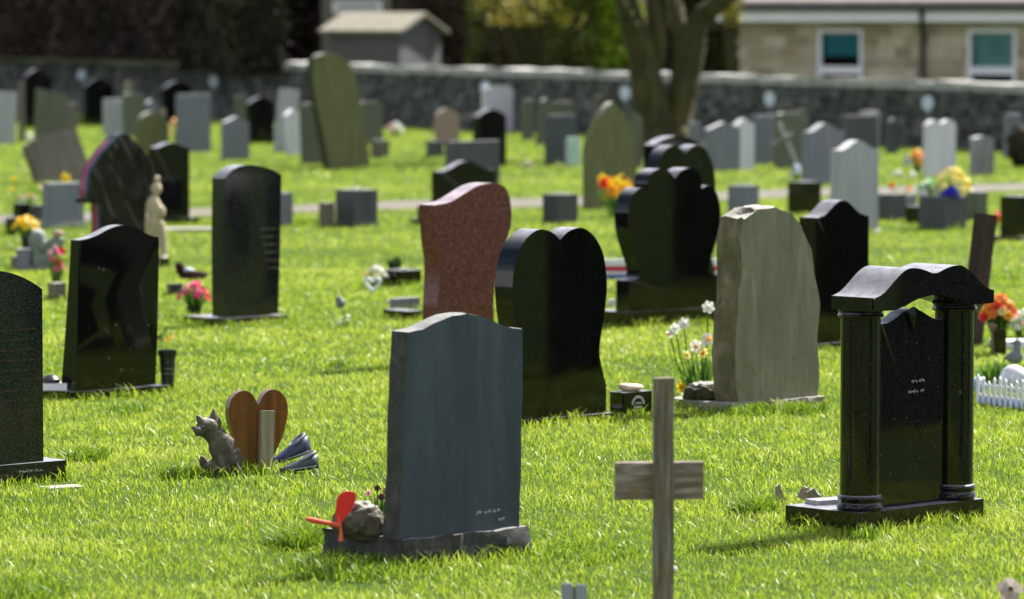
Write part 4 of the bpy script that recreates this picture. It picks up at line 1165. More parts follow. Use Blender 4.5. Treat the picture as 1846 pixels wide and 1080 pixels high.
# brass coloured stone with the tall lean
tall = headstone(560, 668, 95, 306, None, 0, MOSSY, 'tallest headstone, green with moss, round topped and leaning to the left', 30, .17, rough=.004, edge=stone_mat('dark_moss_edge', [(0.02, 0.022, 0.008), (0.045, 0.05, 0.02), (0.08, 0.085, 0.04)], 7, .95, 50, .6),
    outline_px=[(594, 310), (668, 298), (664, 262), (655, 215), (647, 170)] + catmull([(647, 170), (640, 135), (625, 108), (603, 97), (582, 97), (568, 108), (563, 130), (567, 165)], 4)[1:] + [(577, 215), (587, 262)])

# grey granite vase blocks and low blocks
def block(x0, x1, yt, yb, mat, label, phi=42, cat='vase block', name='vase_block', hole=True, dep=None, pl=None):
    ph = R(phi); g = G((x0 + x1) / 2, yb); s = S(g.y)
    tot = (x1 - x0) / s
    if dep is None: w = tot / (math.cos(ph) + math.sin(ph)) ; d = w
    else: d = dep; w = max(.05, (tot - d * math.sin(ph)) / math.cos(ph))
    Yc = g.y + d / 2 * .7; c = At((x0 + x1) / 2, yb, Yc)
    h = At((x0 + x1) / 2, yt, Yc - d * .3).z
    root = empty(name, (c.x, Yc, 0), ph); tag(root, label, cat)
    box('body', -w / 2, w / 2, -d / 2, d / 2, -.03, h, mat, root, bev=.006)
    if hole:
        lathe('flower_holder', [(min(w, d) * .3, h - .002), (min(w, d) * .3, h + .006), (min(w, d) * .27, h + .008)], plain('pitted_metal', (.35, .35, .36), .35, .5, .3, 60, .1, .8), root)
    if pl: box('plinth', -w / 2 - pl, w / 2 + pl, -d / 2 - pl, d / 2 + pl, -.05, .04, mat, root, bev=.006)
    FOOT.append((c.x, Yc, ph, w / 2, d / 2)); RIM.append((c.x, Yc, ph, w / 2, d / 2))
    root['W'] = w; root['D'] = d; root['H'] = h
    return root
b1 = block(605, 681, 342, 410, DARKG, 'grey cube vase with pale flowers on top standing alone left of the centre', pl=.02)
block(978, 1042, 350, 404, DARKG, 'grey cube vase on the path edge left of the pointed mossy headstone')
block(1312, 1368, 334, 392, GREYG, 'grey cube vase by the path above the weathered buff headstone')
block(1420, 1480, 328, 386, BLACK, 'black cube vase left of the light grey curved headstone')
block(500, 528, 347, 410, GREYG, 'narrow grey block right of the dark speckled headstone', dep=.08, hole=False, cat='stone', name='marker_stone')
block(1583, 1632, 350, 398, DARKG, 'dark block vase right of the light grey headstone, orange flowers in it')
block(1612, 1652, 352, 392, GREYG, 'mid grey block vase beside the orange flowers')
block(1632, 1672, 372, 402, BLACK, 'small black block between two flower vases at the right')
bigv = block(1656, 1742, 354, 414, DARKG, 'wide dark grey vase block heaped with yellow and blue flowers')
block(1742, 1780, 346, 398, OLIVE, 'green grey block beside the yellow and blue flowers')
block(1803, 1862, 354, 434, BLACK, 'black block vase cut by the right edge', pl=.05)
block(768, 800, 254, 284, DARKG, 'tiny dark block beside the pinkish brown headstone')
block(668, 702, 253, 285, BROWN, 'round planter block right of the tall leaning mossy headstone')
block(78, 150, 330, 412, GREYG, 'small smooth grey headstone with a yellow bloom above it left of the shirt-shaped one', dep=.12, hole=False, cat='headstone', name='headstone', pl=.03)
block(24, 54, 367, 410, BLACK, 'black cube planter with daffodils at the far left')
block(10, 36, 393, 424, BLACK, 'low black block before the daffodil planter at the far left')
block(52, 78, 370, 402, DARKG, 'dark grey cube between the daffodil planter and the small grey headstone')
block(575, 604, 365, 411, BROWN, 'low dark brown block left of the grey cube vase', hole=False)
block(752, 790, 372, 408, DARKPL, 'small dark holder half hidden left of the red granite headstone')
block(690, 762, 560, 578, BLACK, 'thin black slab with a pale loaf-shaped stone on it, left of the red granite headstone', dep=.25, hole=False, cat='slab', name='grave_slab')
block(666, 760, 562, 577, BLACK, 'long black kerb stone beside the red granite headstone', dep=.12, hole=False, cat='slab', name='grave_slab') if False else None
block(703, 757, 537, 566, GREYG, 'light grey wedge stone standing on the thin black slab', dep=.05, hole=False, cat='stone', name='tablet_stone')
block(1095, 1110, 540, 556, PALE, 'small white stone at the left foot of the stacked hearts headstone', hole=False, cat='stone', name='marker_stone')
block(690, 760, 487, 515, BLACK, 'black block vase left of the red granite headstone holding a dark green plant')
block(86, 120, 510, 542, BROWN, 'brown cube pot of pink hyacinths near the left black headstone', hole=False, cat='pot', name='flower_pot')
block(8, 22, 268, 300, PALEG, 'tiny pale marker low at the left edge', hole=False, cat='stone', name='marker_stone') if False else None
block(286, 305, 465, 482, BLACK, 'black foot block under the cream animal statue', hole=False, cat='block', name='stone_block')
block(300, 330, 512, 535, DARKPL, 'dark pot lying left of the pink flowers', phi=20, hole=False, cat='pot', name='flower_pot')
block(20, 34, 462, 484, BROWN, 'small brown stub left of the kneeling grey statue', hole=False, cat='stone', name='marker_stone')
block(1630, 1652, 282, 300, PALE, 'small grey white ornament left of the pale headstone with two humps', hole=False, cat='ornament', name='ornament')
block(1020, 1046, 248, 300, plain('pale_green_wrap', (.45, .62, .52), .6), 'pale green wrapped bundle left of the pointed mossy headstone', phi=25, hole=False, cat='ornament', name='wrapped_bundle')

# lettered vase block by the heart
vb = block(1099, 1176, 706, 752, BLACK, 'black square flower vase with a white lettered badge right of the heart headstone', dep=.10, hole=False)
def arc_marks(root, cx, cz, r, y, mat):
    bm = bmesh.new()
    for k in range(17):
        a = math.pi * (k + .5) / 17; M = Matrix.Translation((cx + math.cos(a) * r, y, cz + math.sin(a) * r)) @ Matrix.Rotation(math.pi / 2 - a, 4, 'Y')
        bm_box(bm, -.0035, .0035, -.0006, .0006, -.006, .006, 0, M)
    bm_box(bm, cx - r, cx + r, y - .0006, y + .0006, cz - .028, cz - .0255)
    for k in range(8):
        bm_box(bm, cx - r * .7 + k * r * .18, cx - r * .7 + k * r * .18 + .005, y - .0006, y + .0006, cz - .018, cz - .008)
    for k in range(6):
        bm_box(bm, cx - r * .45 + k * r * .18, cx - r * .45 + k * r * .18 + .005, y - .0006, y + .0006, cz + .002, cz + .012)
    return fin(bm, 'lettering', mat, root, smooth=0)
arc_marks(vb, 0.0, vb['H'] * .50, .038, -vb['D'] / 2 - .0008, TEXTM)
o = blob('stone_ornament', [('e', (0, 0, .02), (.068, .045, .020)), ('e', (-.045, -.01, .03), (.03, .03, .014))], BUFF, voxel=.006)
o.location = on(vb, -.0, 0, vb['H'] - .002); o.rotation_euler = (0, 0, R(20)); tag(o, 'cream rounded stone resting on the black vase beside the heart headstone', 'ornament')
e2 = blob('stone_ornament', [('e', (0, 0, .02), (.10, .05, .022))], BUFF, voxel=.008)
g = G(720, 563); e2.location = (g.x, g.y + .1, .045); tag(e2, 'long cream pebble on the thin black slab left of the red headstone', 'ornament')

# ============================================================ small things
# wooden cross in front
def cross():
    s = 560.0; g = G(1195, 1134); root = empty('wooden_cross', (g.x, g.y, 0), R(6)); tag(root, 'grey weathered wooden cross standing nearest to the camera', 'cross')
    zt = At(1195, 681, g.y).z; w = 36 / S(g.y) / 2
    bm = bmesh.new(); bm_box(bm, -w, w, -.02, .02, -.1, zt)
    bevel_all(bm, .006); bmesh.ops.subdivide_edges(bm, edges=[e for e in bm.edges if e.calc_length() > .3], cuts=14)
    for v in bm.verts: v.co += noise.noise_vector(v.co * 9) * .002
    fin(bm, 'upright', WOODG, root)
    z0, z1 = At(1180, 902, g.y).z, At(1180, 835, g.y).z; hw = 162 / S(g.y) / 2
    bm = bmesh.new(); bm_box(bm, -hw, hw, .021, .06, z0, z1)
    bevel_all(bm, .005); bmesh.ops.subdivide_edges(bm, edges=[e for e in bm.edges if e.calc_length() > .2], cuts=10)
    for v in bm.verts: v.co += noise.noise_vector(v.co * 12) * .002
    fin(bm, 'crossbar', WOODGX, root, loc=(-.008, 0, 0))
    bm = bmesh.new(); bmesh.ops.create_icosphere(bm, subdivisions=2, radius=.010)
    fin(bm, 'nail_tag', plain('tag_white', (.6, .55, .5), .6), root, loc=(w + .004, -.012, At(1208, 1026, g.y).z))
cross()
gm = G(1035, 1150); mk = empty('marker_stake', (gm.x, gm.y, 0), 0); tag(mk, 'pale grey stake with a notched top at the bottom edge left of the wooden cross', 'stake')
zt = At(1035, 1052, gm.y).z; w = 46 / S(gm.y)
PB = stone_mat('blue_grey_painted_wood', [(.20, .23, .25), (.28, .31, .34), (.36, .39, .42)], 6, .8, 60, .3)
box('post', -w * .5, -w * .07, -.015, .015, -.05, zt, PB, mk, .005); box('post', w * .07, w * .5, -.015, .015, -.05, zt - .004, PB, mk, .005)
box('batten', -w * .064, w * .064, -.012, .012, -.05, zt - .012, WOODG, mk, .002)

# boulder and red ornament on the main plinth
rk = blob('boulder', [('e', (0, 0, .07), (.092, .07, .068)), ('e', (.035, 0, .05), (.07, .06, .055)), ('e', (-.05, .01, .06), (.05, .06, .05))], STATUE, voxel=.007, rough=.03)
rk.location = on(main, -.315, .17, .085); tag(rk, 'round mossy boulder resting on the rough base left of the big slate headstone', 'boulder')
def red_thing():
    p = on(main, -.40, .17, .088); root = empty('red_windmill', p, R(5)); tag(root, 'broken red plastic garden windmill stuck behind the boulder', 'windmill')
    RP = plain('red_plastic', (.75, .008, .012), .35, .5, .08, 8, 0); OP = plain('faded_orange_plastic', (.72, .10, .04), .4, .5, .15, 8, 0)
    bm = bmesh.new(); tube(bm, [(0, 0, 0), (0, 0, .03), (-.008, 0, .09)], [.010, .006, .005], 8)
    fin(bm, 'stem', OP, root)
    bm = bmesh.new(); tube(bm, [(-.005, 0, .055), (-.05, -.01, .065), (-.10, -.01, .075), (-.125, -.01, .082)], [.012, .008, .010, .007], 8)
    fin(bm, 'arm', OP, root)
    bm = bmesh.new(); pts = catmull([(-.014, .05), (-.020, .10), (-.012, .155), (.012, .176), (.050, .172), (.050, .14), (.03, .10), (.006, .07)], 4, True)
    A = [bm.verts.new((x, -.004 + .02 * (x * 8) ** 2, z)) for x, z in pts]; B = [bm.verts.new((x, .004 + .02 * (x * 8) ** 2, z)) for x, z in pts]
    bm.faces.new(A); bm.faces.new(B[::-1])
    for i in range(len(pts)): bm.faces.new([A[i], B[i], B[(i + 1) % len(pts)], A[(i + 1) % len(pts)]])
    fin(bm, 'vane', RP, root)
red_thing()
bq = G(676, 972); bouquet(682, 975, 868, 44, 5, [P_DEAD, P_LPINK, P_DEAD], P_DEAD, 'small withered flowers between the boulder and the big slate headstone', 'withered flowers', r=.014, leafn=8, shape='tall', lift=.088)

# cat statue
def cat():
    g = G(398, 857); Y = g.y; s = S(Y)
    def L(px, py, d=0.0):
        q = At(px, py, Y + d) - Vector((g.x, Y, 0)); return (q.x, q.y, q.z)
    q = 1 / s
    parts = [('e', L(398, 845), (.075, .06, .045)), ('e', L(410, 828), (.070, .06, .062), (0, R(-25), 0)), ('e', L(401, 806, -.01), (.060, .052, .068), (0, R(-22), 0)),
             ('e', L(388, 784, -.01), (.048, .042, .042)), ('e', L(375, 772, -.015), (.052, .045, .046)), ('e', L(360, 778, -.05), (.026, .026, .022)), ('e', L(349, 771, -.045), (.011, .011, .010)),
             ('t', [L(388, 766), L(386, 750), L(385, 735)], [.030, .019, .004]), ('t', [L(368, 768, -.03), L(361, 757, -.03), L(354, 748, -.03)], [.030, .018, .004]),
             ('t', [L(392, 806, -.04), L(398, 830, -.055), L(404, 852, -.06)], [.018, .016, .018]), ('t', [L(420, 812, -.03), L(424, 835, -.05), L(430, 852, -.06)], [.018, .016, .018]),
             ('t', [L(395, 852, .04), L(372, 848, .02), L(364, 828, 0), L(363, 821, 0)], [.022, .024, .016, .006])]
    root = empty('cat_statue', (g.x, Y, 0)); tag(root, 'weathered stone cat statue looking up, left of the wooden heart', 'statue')
    blob('body', parts, STATUE, root, voxel=.0055, rough=.008)
    for px, py in ((366, 770), (377, 776)):
        bm = bmesh.new(); bmesh.ops.create_icosphere(bm, subdivisions=2, radius=.005); o = fin(bm, 'eye', DARKPL, root, loc=Vector(L(px, py, -.068 if px < 370 else -.060)))
    FOOT.append((g.x, Y, 0, .07, .05)); RIM.append((g.x, Y, 0, .09, .06))
cat()
def wheart():
    g = G(463, 852); s = S(g.y); root = empty('wooden_heart', (g.x, g.y, 0), R(24)); tag(root, 'varnished brown wooden heart fixed to a stake between the cat statue and the blue shoes', 'marker')
    W = 104 / s / math.cos(R(24)); H = At(463, 703, g.y).z
    half = [(0, .80), (.06, .86), (.2, .95), (.42, 1.0), (.68, .985), (.9, .91), (1.0, .78), (.96, .62), (.82, .44), (.6, .26), (.32, .09), (.08, 0)]
    sp = catmull(half, 5); pts = [(u * W / 2, v * H) for u, v in sp][::-1] + [(-u * W / 2, v * H) for u, v in sp[1:]]
    o = slab('heart', pts, .045, WOODV, root, bev=.014)
    # stake at the back
    z1 = At(474, 739, g.y).z
    bm = bmesh.new(); w = 26 / s / 2
    M = Matrix.Rotation(R(2.5), 4, 'Y')
    bm_box(bm, -w, w, -.032, .0, -.05, z1, 0, M); bevel_all(bm, .004)
    fin(bm, 'stake', WOODS, root, loc=(.022, -.024, 0))
    FOOT.append((g.x, g.y, 0, .06, .03)); RIM.append((g.x, g.y, 0, .08, .04))
wheart()
def shoe(px, py, ln, mat, trim, label, yaw, tilt, hgt=.055):
    g = G(px, py); root = empty('shoe', (g.x, g.y, ln / 2 * abs(math.sin(tilt)) * .8), yaw); root.rotation_euler = (0, tilt, yaw); tag(root, label, 'shoe', 'pair of shoes by the wooden heart')
    bm = bmesh.new(); n = 15; rings = []
    for i in range(n):
        t = i / (n - 1); x = -ln / 2 + ln * t
        w = .038 * (math.sqrt(max(.06, 1 - (1 - t / .38) ** 2)) if t < .38 else (1 if t < .8 else math.sqrt(max(.05, 1 - ((t - .8) / .22) ** 2))))
        h = hgt * (.42 + .66 * min(1, t * 1.35) ** 1.4)
        rings.append([bm.verts.new((x, w * math.cos(a), max(0, h * .5 + h * .55 * math.sin(a)))) for a in [2 * math.pi * k / 16 for k in range(16)]])
    for a, b in zip(rings, rings[1:]):
        for k in range(16): bm.faces.new([a[k], a[(k + 1) % 16], b[(k + 1) % 16], b[k]])
    bm.faces.new(rings[0][::-1]); bm.faces.new(rings[-1])
    fin(bm, 'upper', mat, root, smooth=60)
    bm = bmesh.new(); pts = []
    for k in range(20):
        a = 2 * math.pi * k / 20; pts.append((ln * .24 + ln * .21 * math.cos(a), .030 * math.sin(a), hgt * 1.05 + .016 * math.cos(a)))
    pts.append(pts[0]); pts.append(pts[1])
    tube(bm, pts, [.0055] * len(pts), 7)
    fin(bm, 'collar', trim, root, smooth=60)
    bm = bmesh.new(); vs = [bm.verts.new((p[0], p[1], p[2] + .001)) for p in pts[:20]]; bm.faces.new(vs)
    fin(bm, 'opening', plain('shoe_lining', (.03, .012, .01), .8), root, smooth=0)
    bm = bmesh.new(); tube(bm, [(-ln * .48, 0, .010), (-ln * .25, -.036, .012), (ln * .1, -.042, .014), (ln * .42, -.034, .014)], [.004] * 4, 6)
    fin(bm, 'welt', trim, root, smooth=60)
NAVY = plain('navy_blue_glaze', (.025, .035, .085), .35, .5, .2, 30, .1); SLG = plain('grey_blue_glaze', (.04, .055, .065), .4, .5, .3, 30, .2)
TRIM = plain('pale_trim', (.24, .24, .27), .6)
shoe(527, 836, .185, NAVY, TRIM, 'dark blue shoe ornament with a pale collar, behind its grey twin', R(20), R(-17), .07)
shoe(540, 852, .17, SLG, TRIM, 'grey blue shoe ornament with a pale trim, in front of its navy twin', R(8), R(-7), .055)

# round vase with lettering by the left black stone
def vase():
    g = G(302, 708); s = S(g.y); root = empty('flower_vase', (g.x, g.y, 0), R(8)); tag(root, 'tall black tapering flower vase lettered IN LOVING MEMORY beside the left black headstone', 'vase')
    h = At(302, 631, g.y).z; r = 17 / s
    lathe('body', [(r * .62, 0), (r * .88, h * .84), (r * .9, h * .86)], DARKPL, root, seg=32)
    lathe('rim', [(r * .92, h * .86), (r * 1.04, h * .93), (r * 1.05, h), (r * .92, h), (r * .88, h * .93)], DARKPL, root, seg=32)
    for k, (t, z) in enumerate((('In', .72), ('Loving', .56), ('Memory', .44))):
        cu = bpy.data.curves.new('lettering', 'FONT'); cu.body = t; cu.size = .020; cu.align_x = 'CENTER'; cu.extrude = .0004
        o = bpy.data.objects.new('tmp', cu); COL.objects.link(o)
        dg = bpy.context.evaluated_depsgraph_get(); me = bpy.data.meshes.new_from_object(o.evaluated_get(dg)); bpy.data.objects.remove(o)
        rr = r * (.62 + .28 * z) + .0012
        for v in me.vertices:
            a = v.co.x / rr; y = v.co.y; v.co = Vector((math.sin(a) * rr, -math.cos(a) * rr, h * z + y))
        link('lettering', me, TEXTM, root)
    FOOT.append((g.x, g.y, 0, r, r)); RIM.append((g.x, g.y, 0, r, r))
vase()
lid = empty('candle_holder', on(lblack, -.30, .13, .046)); tag(lid, 'small dark dome on a white plate behind the left black headstone', 'ornament')
box('plate', -.09, .09, -.06, .06, 0, .035, WHITE, lid, .004); lathe('dome', [(.05, .036), (.048, .055), (.03, .072), (.01, .078)], DARKPL, lid, seg=20)

# left group: kneeling statue, cream animal, toy
def kneel():
    g = G(72, 488); Y = g.y
    def L(px, py, d=0.0): q = At(px, py, Y + d) - Vector((g.x, Y, 0)); return (q.x, q.y, q.z)
    root = empty('statue', (g.x, Y, 0)); tag(root, 'grey green kneeling figure statue behind the pink hyacinths', 'statue')
    blob('figure', [('e', L(68, 432), (.075, .07, .085)), ('e', L(68, 455), (.055, .055, .06)), ('e', L(78, 472), (.10, .08, .075)), ('e', L(85, 484), (.12, .09, .05)),
                    ('t', [L(74, 450, -.05), L(90, 438, -.06), L(106, 424, -.05)], [.035, .03, .02]), ('t', [L(84, 470, -.04), L(100, 450, -.06), L(116, 430, -.02)], [.05, .035, .02])], GSTAT, root, voxel=.012, rough=.012)
    box('seat_block', -.175, -.07, -.06, .06, 0, .17, GREYG, root, .008)
    blob('hands', [('e', L(104, 421, -.05), (.05, .03, .028))], plain('pinkish_stone', (.42, .27, .22), .8), root, voxel=.01)
    FOOT.append((g.x, Y, 0, .14, .1))
kneel()
def meerkat():
    g = G(281, 474); Y = g.y
    def L(px, py, d=0.0): q = At(px, py, Y + d) - Vector((g.x, Y, 0)); return (q.x, q.y, q.z)
    root = empty('statue', (g.x, Y, 0)); tag(root, 'cream upright animal statue at the right side of the shirt-shaped headstone', 'statue')
    blob('figure', [('e', L(283, 322), (.028, .028, .03)), ('e', L(282, 340), (.045, .04, .055)), ('e', L(277, 375), (.062, .055, .10)), ('e', L(276, 400), (.06, .055, .09)), ('e', L(290, 382, -.02), (.04, .04, .055)),
                    ('t', [L(288, 400), L(294, 430), L(296, 462)], [.04, .034, .03]), ('t', [L(272, 400), L(274, 430), L(274, 468)], [.05, .038, .03]), ('e', L(294, 466, -.02), (.045, .05, .02))],
         stone_mat('cream_cast_stone', [(.30, .24, .15), (.42, .34, .23), (.52, .45, .33)], 2, .9, 50, .5), root, voxel=.012, rough=.008)
meerkat()
def toy():
    g = G(342, 505); Y = g.y
    def L(px, py, d=0.0): q = At(px, py, Y + d) - Vector((g.x, Y, 0)); return (q.x, q.y, q.z)
    root = empty('toy_animal', (g.x, Y, 0)); tag(root, 'dark brown soft toy animal with a pale collar lying behind the pink flowers', 'soft toy')
    FUR = plain('dark_brown_fur', (.03, .012, .010), .95, .2, .4, 60, .6)
    blob('body', [('e', L(352, 497), (.10, .06, .04)), ('e', L(336, 497), (.06, .05, .04)), ('t', [L(336, 497), L(330, 488), L(325, 482)], [.035, .03, .03]), ('e', L(323, 480), (.034, .035, .036)), ('e', L(319, 488, -.03), (.014, .016, .028)), ('t', [L(356, 500), L(364, 503), L(370, 505)], [.03, .02, .012])], FUR, root, voxel=.010)
    blob('collar', [('e', L(336, 487), (.030, .042, .020), (0, R(-35), 0)), ('e', L(344, 487, .0), (.03, .045, .016))], plain('pale_cloth', (.45, .48, .55), .9), root, voxel=.01)
toy()

# iron marker posts on the wall
GREYMET = plain('grey_metal', (.25, .26, .28), .5)
for i, (px, py, lab) in enumerate([(147, 135, 'white oval row plate on a thin post, the leftmost along the wall'), (385, 146, 'white oval row plate on a thin post above the small grey peaked headstone'),
                          (875, 158, 'white oval row plate on a thin post beside the pale blue grey headstone'), (1127, 168, 'white oval row plate on a thin post touching the left of the tree trunk'),
                          (1387, 178, 'white oval row plate on a thin post right of the tree'), (1672, 186, 'white oval row plate on a thin post above the pale headstone with two humps')]):
    Y = wallY(px) - .5; c = At(px, py, Y); root = empty('row_plate', (c.x, Y, 0)); tag(root, lab, 'marker', 'row plates along the wall')
    bm = bmesh.new(); tube(bm, [(0, 0, -.05), (0, 0, c.z)], [.012, .012], 8); fin(bm, 'post', GREYMET, root)
    bm = bmesh.new(); A = []; B = []
    for k in range(20):
        a = 2 * math.pi * k / 20; A.append(bm.verts.new((.085 * math.cos(a), -.022, c.z + .115 * math.sin(a)))); B.append(bm.verts.new((.085 * math.cos(a), -.013, c.z + .115 * math.sin(a))))
    bm.faces.new(A); bm.faces.new(B[::-1])
    for k in range(20): bm.faces.new([A[k], B[k], B[(k + 1) % 20], A[(k + 1) % 20]])
    fin(bm, 'plate', WHITEB, root)
def post(px0, px1, yt, yb, mat, label, lean=0, phi=20, name='wooden_post'):
    g = G((px0 + px1) / 2, yb); s = S(g.y); w = (px1 - px0) / s / 1.25 / 2; h = At((px0 + px1) / 2, yt, g.y).z
    o = box(name, -w, w, -w, w, -.05, h, mat, None, .004, loc=g, rot=(0, R(lean), R(phi))); tag(o, label, 'post'); return o
post(33, 46, 148, 256, BROWN, 'thin brown post right of the pale grey slab at the left edge')
post(224, 236, 146, 230, WOODS, 'thin pale post behind the mossy narrow headstone')
post(289, 299, 196, 262, WOODS, 'thin pale post right of the low green rounded headstone')
# dark timber post leaning behind the arch
g = G(1765, 640); h = At(1765, 402, g.y).z
wp = box('timber_post', -.052, .052, -.045, .045, -.1, At(1765, 400, g.y).z / math.cos(R(11)), WOODD, None, .005, loc=G(1750, 622), rot=(0, R(8.5), R(38)))
tag(wp, 'dark brown timber post leaning to the right behind the black arch', 'post')
# leaning pale cross far right
g = G(1440, 306); cr = empty('wooden_cross', (g.x, g.y, 0), R(15)); tag(cr, 'pale wooden cross leaning over against a mossy grey headstone', 'cross')
bm = bmesh.new(); a1 = At(1404, 222, g.y) - g; tube(bm, [(.02, 0, -.02), a1], [.035, .032], 4); fin(bm, 'upright', PALEG, cr, smooth=0)
bm = bmesh.new(); tube(bm, [At(1392, 262, g.y) - g + Vector((-.02, -.04, 0)), At(1440, 242, g.y) - g + Vector((-.1, -.04, 0))], [.03, .03], 4); fin(bm, 'crossbar', OLIVE, cr, smooth=0)
# small metal heart on a stick, green rose on a stick
g = G(655, 572); st = empty('heart_pick', (g.x, g.y, 0)); tag(st, 'thin stick with an open pale blue heart left of the red granite headstone', 'ornament')
hc = At(672, 512, g.y) - g
bm = bmesh.new(); tube(bm, [(0, 0, 0), hc - Vector((.005, 0, .02))], [.003, .003], 5); fin(bm, 'stick', WOODS, st)
sp = catmull([(0, .012), (.02, .036), (.045, .030), (.042, 0), (0, -.045)], 5); sp = sp + [(-x, z) for x, z in sp[::-1]]
bm = bmesh.new(); tube(bm, [(hc.x + x, 0, hc.z + z) for x, z in sp], [.009] * len(sp), 7); fin(bm, 'heart', WHITEB, st, smooth=60)
g = G(617, 578); st = empty('rose_pick', (g.x, g.y, 0)); tag(st, 'grey green ball shaped flower on a short stick over small white blooms', 'ornament')
bm = bmesh.new(); tube(bm, [(0, 0, 0), (0, 0, At(614, 556, g.y).z)], [.004, .003], 5); fin(bm, 'stick', WOODS, st)
c = At(614, 547, g.y) - g; blob('bloom', [('e', tuple(c), (.034, .034, .032)), ('e', (c.x - .012, c.y, c.z + .03), (.024, .024, .018))], GSTAT, st, voxel=.006, rough=.02)

# flag coloured kerb behind the stacked hearts
FB, FR_, FW = plain('flag_blue', (.02, .10, .42), .5), plain('flag_red', (.55, .02, .07), .5), WHITE
g = G(1190, 503); fl = empty('flag_banner', (g.x, g.y, 0), R(4)); tag(fl, 'red white and blue banner lying low behind the stacked hearts headstone', 'banner')
hw = 112 / S(g.y)
for nm, z0, z1, m_ in (('blue_band', .0, .035, FB), ('white_band', .036, .058, FW), ('red_band', .059, .098, FR_), ('white_band', .099, .150, FW)):
    box(nm, -hw, hw, -.02, .02, z0, z1, m_, fl, .003)

# flowers
ptS = (.055, .075, DARKPL, False)
bouquet(1112, 392, 307, 74, 22, [P_YEL, P_AMB, P_YEL, P_YEL, P_AMB, P_YEL, P_RED], P_AMB, 'bright yellow and red flowers at the top left of the stacked hearts headstone', r=.062, leafn=16, shape='tall')
bouquet(350, 572, 506, 62, 14, [P_PINK, P_LPINK, P_PINK, P_RED, P_LPINK], P_PALEY, 'pink and red flowers in a dark pot left of the dark speckled headstone', r=.032, pot=(.05, .07, DARKPL, False), leafn=70, lift=.0)
bouquet(1800, 640, 530, 70, 34, [P_ORA, P_AMB, P_ORA, P_RED, P_ORA, P_PALEY], P_DEAD, 'ball of orange flowers in a black vase right of the arch', r=.034, pot=(.045, .15, BLACK, True), leafn=40)
bouquet(1846, 612, 556, 60, 14, [P_WHITE, P_WHITE, P_LPINK], P_PALEY, 'white flowers cut by the right edge beside the orange ones', r=.03, leafn=20)
bouquet(104, 518, 440, 36, 12, [P_PINK, P_LPINK, P_RED, P_PINK], P_LPINK, 'pink hyacinths rising from the brown cube pot', 'hyacinths', r=.026, leafn=40, shape='tall', lift=.0, petals=5)
bouquet(48, 450, 388, 54, 12, [P_YEL, P_YEL, P_PALEY], P_AMB, 'bunch of yellow daffodils in a dark pot behind the kneeling statue', 'daffodils', r=.045, leafn=30, pot=(.05, .12, DARKPL, False), trumpet=.5, layers=1)
bouquet(44, 402, 318, 78, 9, [P_PALEY, P_YEL, P_WHITE], P_AMB, 'sparse pale daffodils in the black cube planter at the far left', 'daffodils', r=.03, leafn=45, shape='tall', trumpet=.5, layers=1)
bouquet(116, 385, 306, 18, 2, [P_YEL, P_YEL], P_AMB, 'single yellow bloom above the small grey headstone', 'flower', r=.055, leafn=4, shape='tall')
bouquet(314, 262, 212, 18, 5, [P_AMB, P_LPINK, P_YEL], P_AMB, 'small orange flowers left of the square topped plain grey headstone', r=.05, leafn=6)
bouquet(712, 246, 220, 34, 9, [P_WHITE, P_LPINK, P_WHITE], P_PALEY, 'white flowers on the grass right of the black headstone by the wall', r=.05, leafn=14)
bouquet(642, 352, 336, 34, 8, [P_WHITE, P_PALEY], P_PALEY, 'pale flowers lying on top of the grey cube vase', r=.03, leafn=4, lift=b1['H'] - .01, depth=b1.location.y)
bouquet(676, 515, 478, 52, 12, [P_WHITE, P_PALEY, P_WHITE], P_PALEY, 'white flowers low in the grass by the black vase left of the red headstone', r=.028, leafn=30)
leafo = empty('leafy_plant', G(712, 512)); tag(leafo, 'dark green leafy plant in the black vase left of the red granite headstone', 'plant')
leaf_tuft(leafo, (0, .05, .06), 70, .15, .07, .012, leafy('dark_leaf', [(.008, .03, .008), (.02, .06, .012), (.035, .09, .02)]), 'leaves')
bouquet(1716, 415, 300, 82, 20, [P_PALEY, P_YEL, P_PALEY, P_PALEY], P_YEL, 'big pale yellow flower bunch on the wide dark vase block at the right', r=.05, leafn=40, layers=2, lift=bigv['H'] * .6, depth=bigv.location.y + .05)
bouquet(1714, 415, 335, 36, 14, [P_BLUE], P_BLUE, 'royal blue flowers in front of the yellow bunch at the right', r=.045, leafn=0, lift=bigv['H'] - .01, depth=bigv.location.y - .10)
bouquet(1672, 415, 322, 34, 8, [P_GRN, P_WHITE], P_GRN, 'mint green and white blooms left of the big yellow bunch', r=.045, leafn=20, lift=bigv['H'] * .8, depth=bigv.location.y + .1)
bouquet(1612, 392, 328, 18, 5, [P_ORA, P_AMB], P_YEL, 'orange and dark red flowers in the dark block vase at the right', r=.035, leafn=14, shape='tall')
bouquet(1634, 392, 334, 20, 5, [P_AMB, P_PALEY, P_WHITE], P_ORA, 'amber flowers in the mid grey block vase', r=.03, leafn=14, shape='tall')
bouquet(1654, 312, 268, 28, 9, [P_YEL, P_AMB, P_ORA], P_AMB, 'yellow and red flowers left of the pale headstone with two humps', r=.05, leafn=14)
bouquet(1797, 408, 380, 14, 4, [P_RED], P_RED, 'small red flowers beside the black block vase at the right edge', r=.028, leafn=6)
bouquet(1618, 322, 306, 22, 6, [P_WHITE], P_PALEY, 'low white flowers in the grass before the yellow and red ones', r=.03, leafn=4)
bouquet(1644, 326, 308, 12, 3, [P_WHITE], P_WHITE, 'single round white bloom right of the low white flowers', r=.035, leafn=3)
bouquet(1582, 424, 410, 12, 3, [P_WHITE], P_WHITE, 'tiny white bloom at the foot of the light grey curved headstone', r=.022, leafn=3)
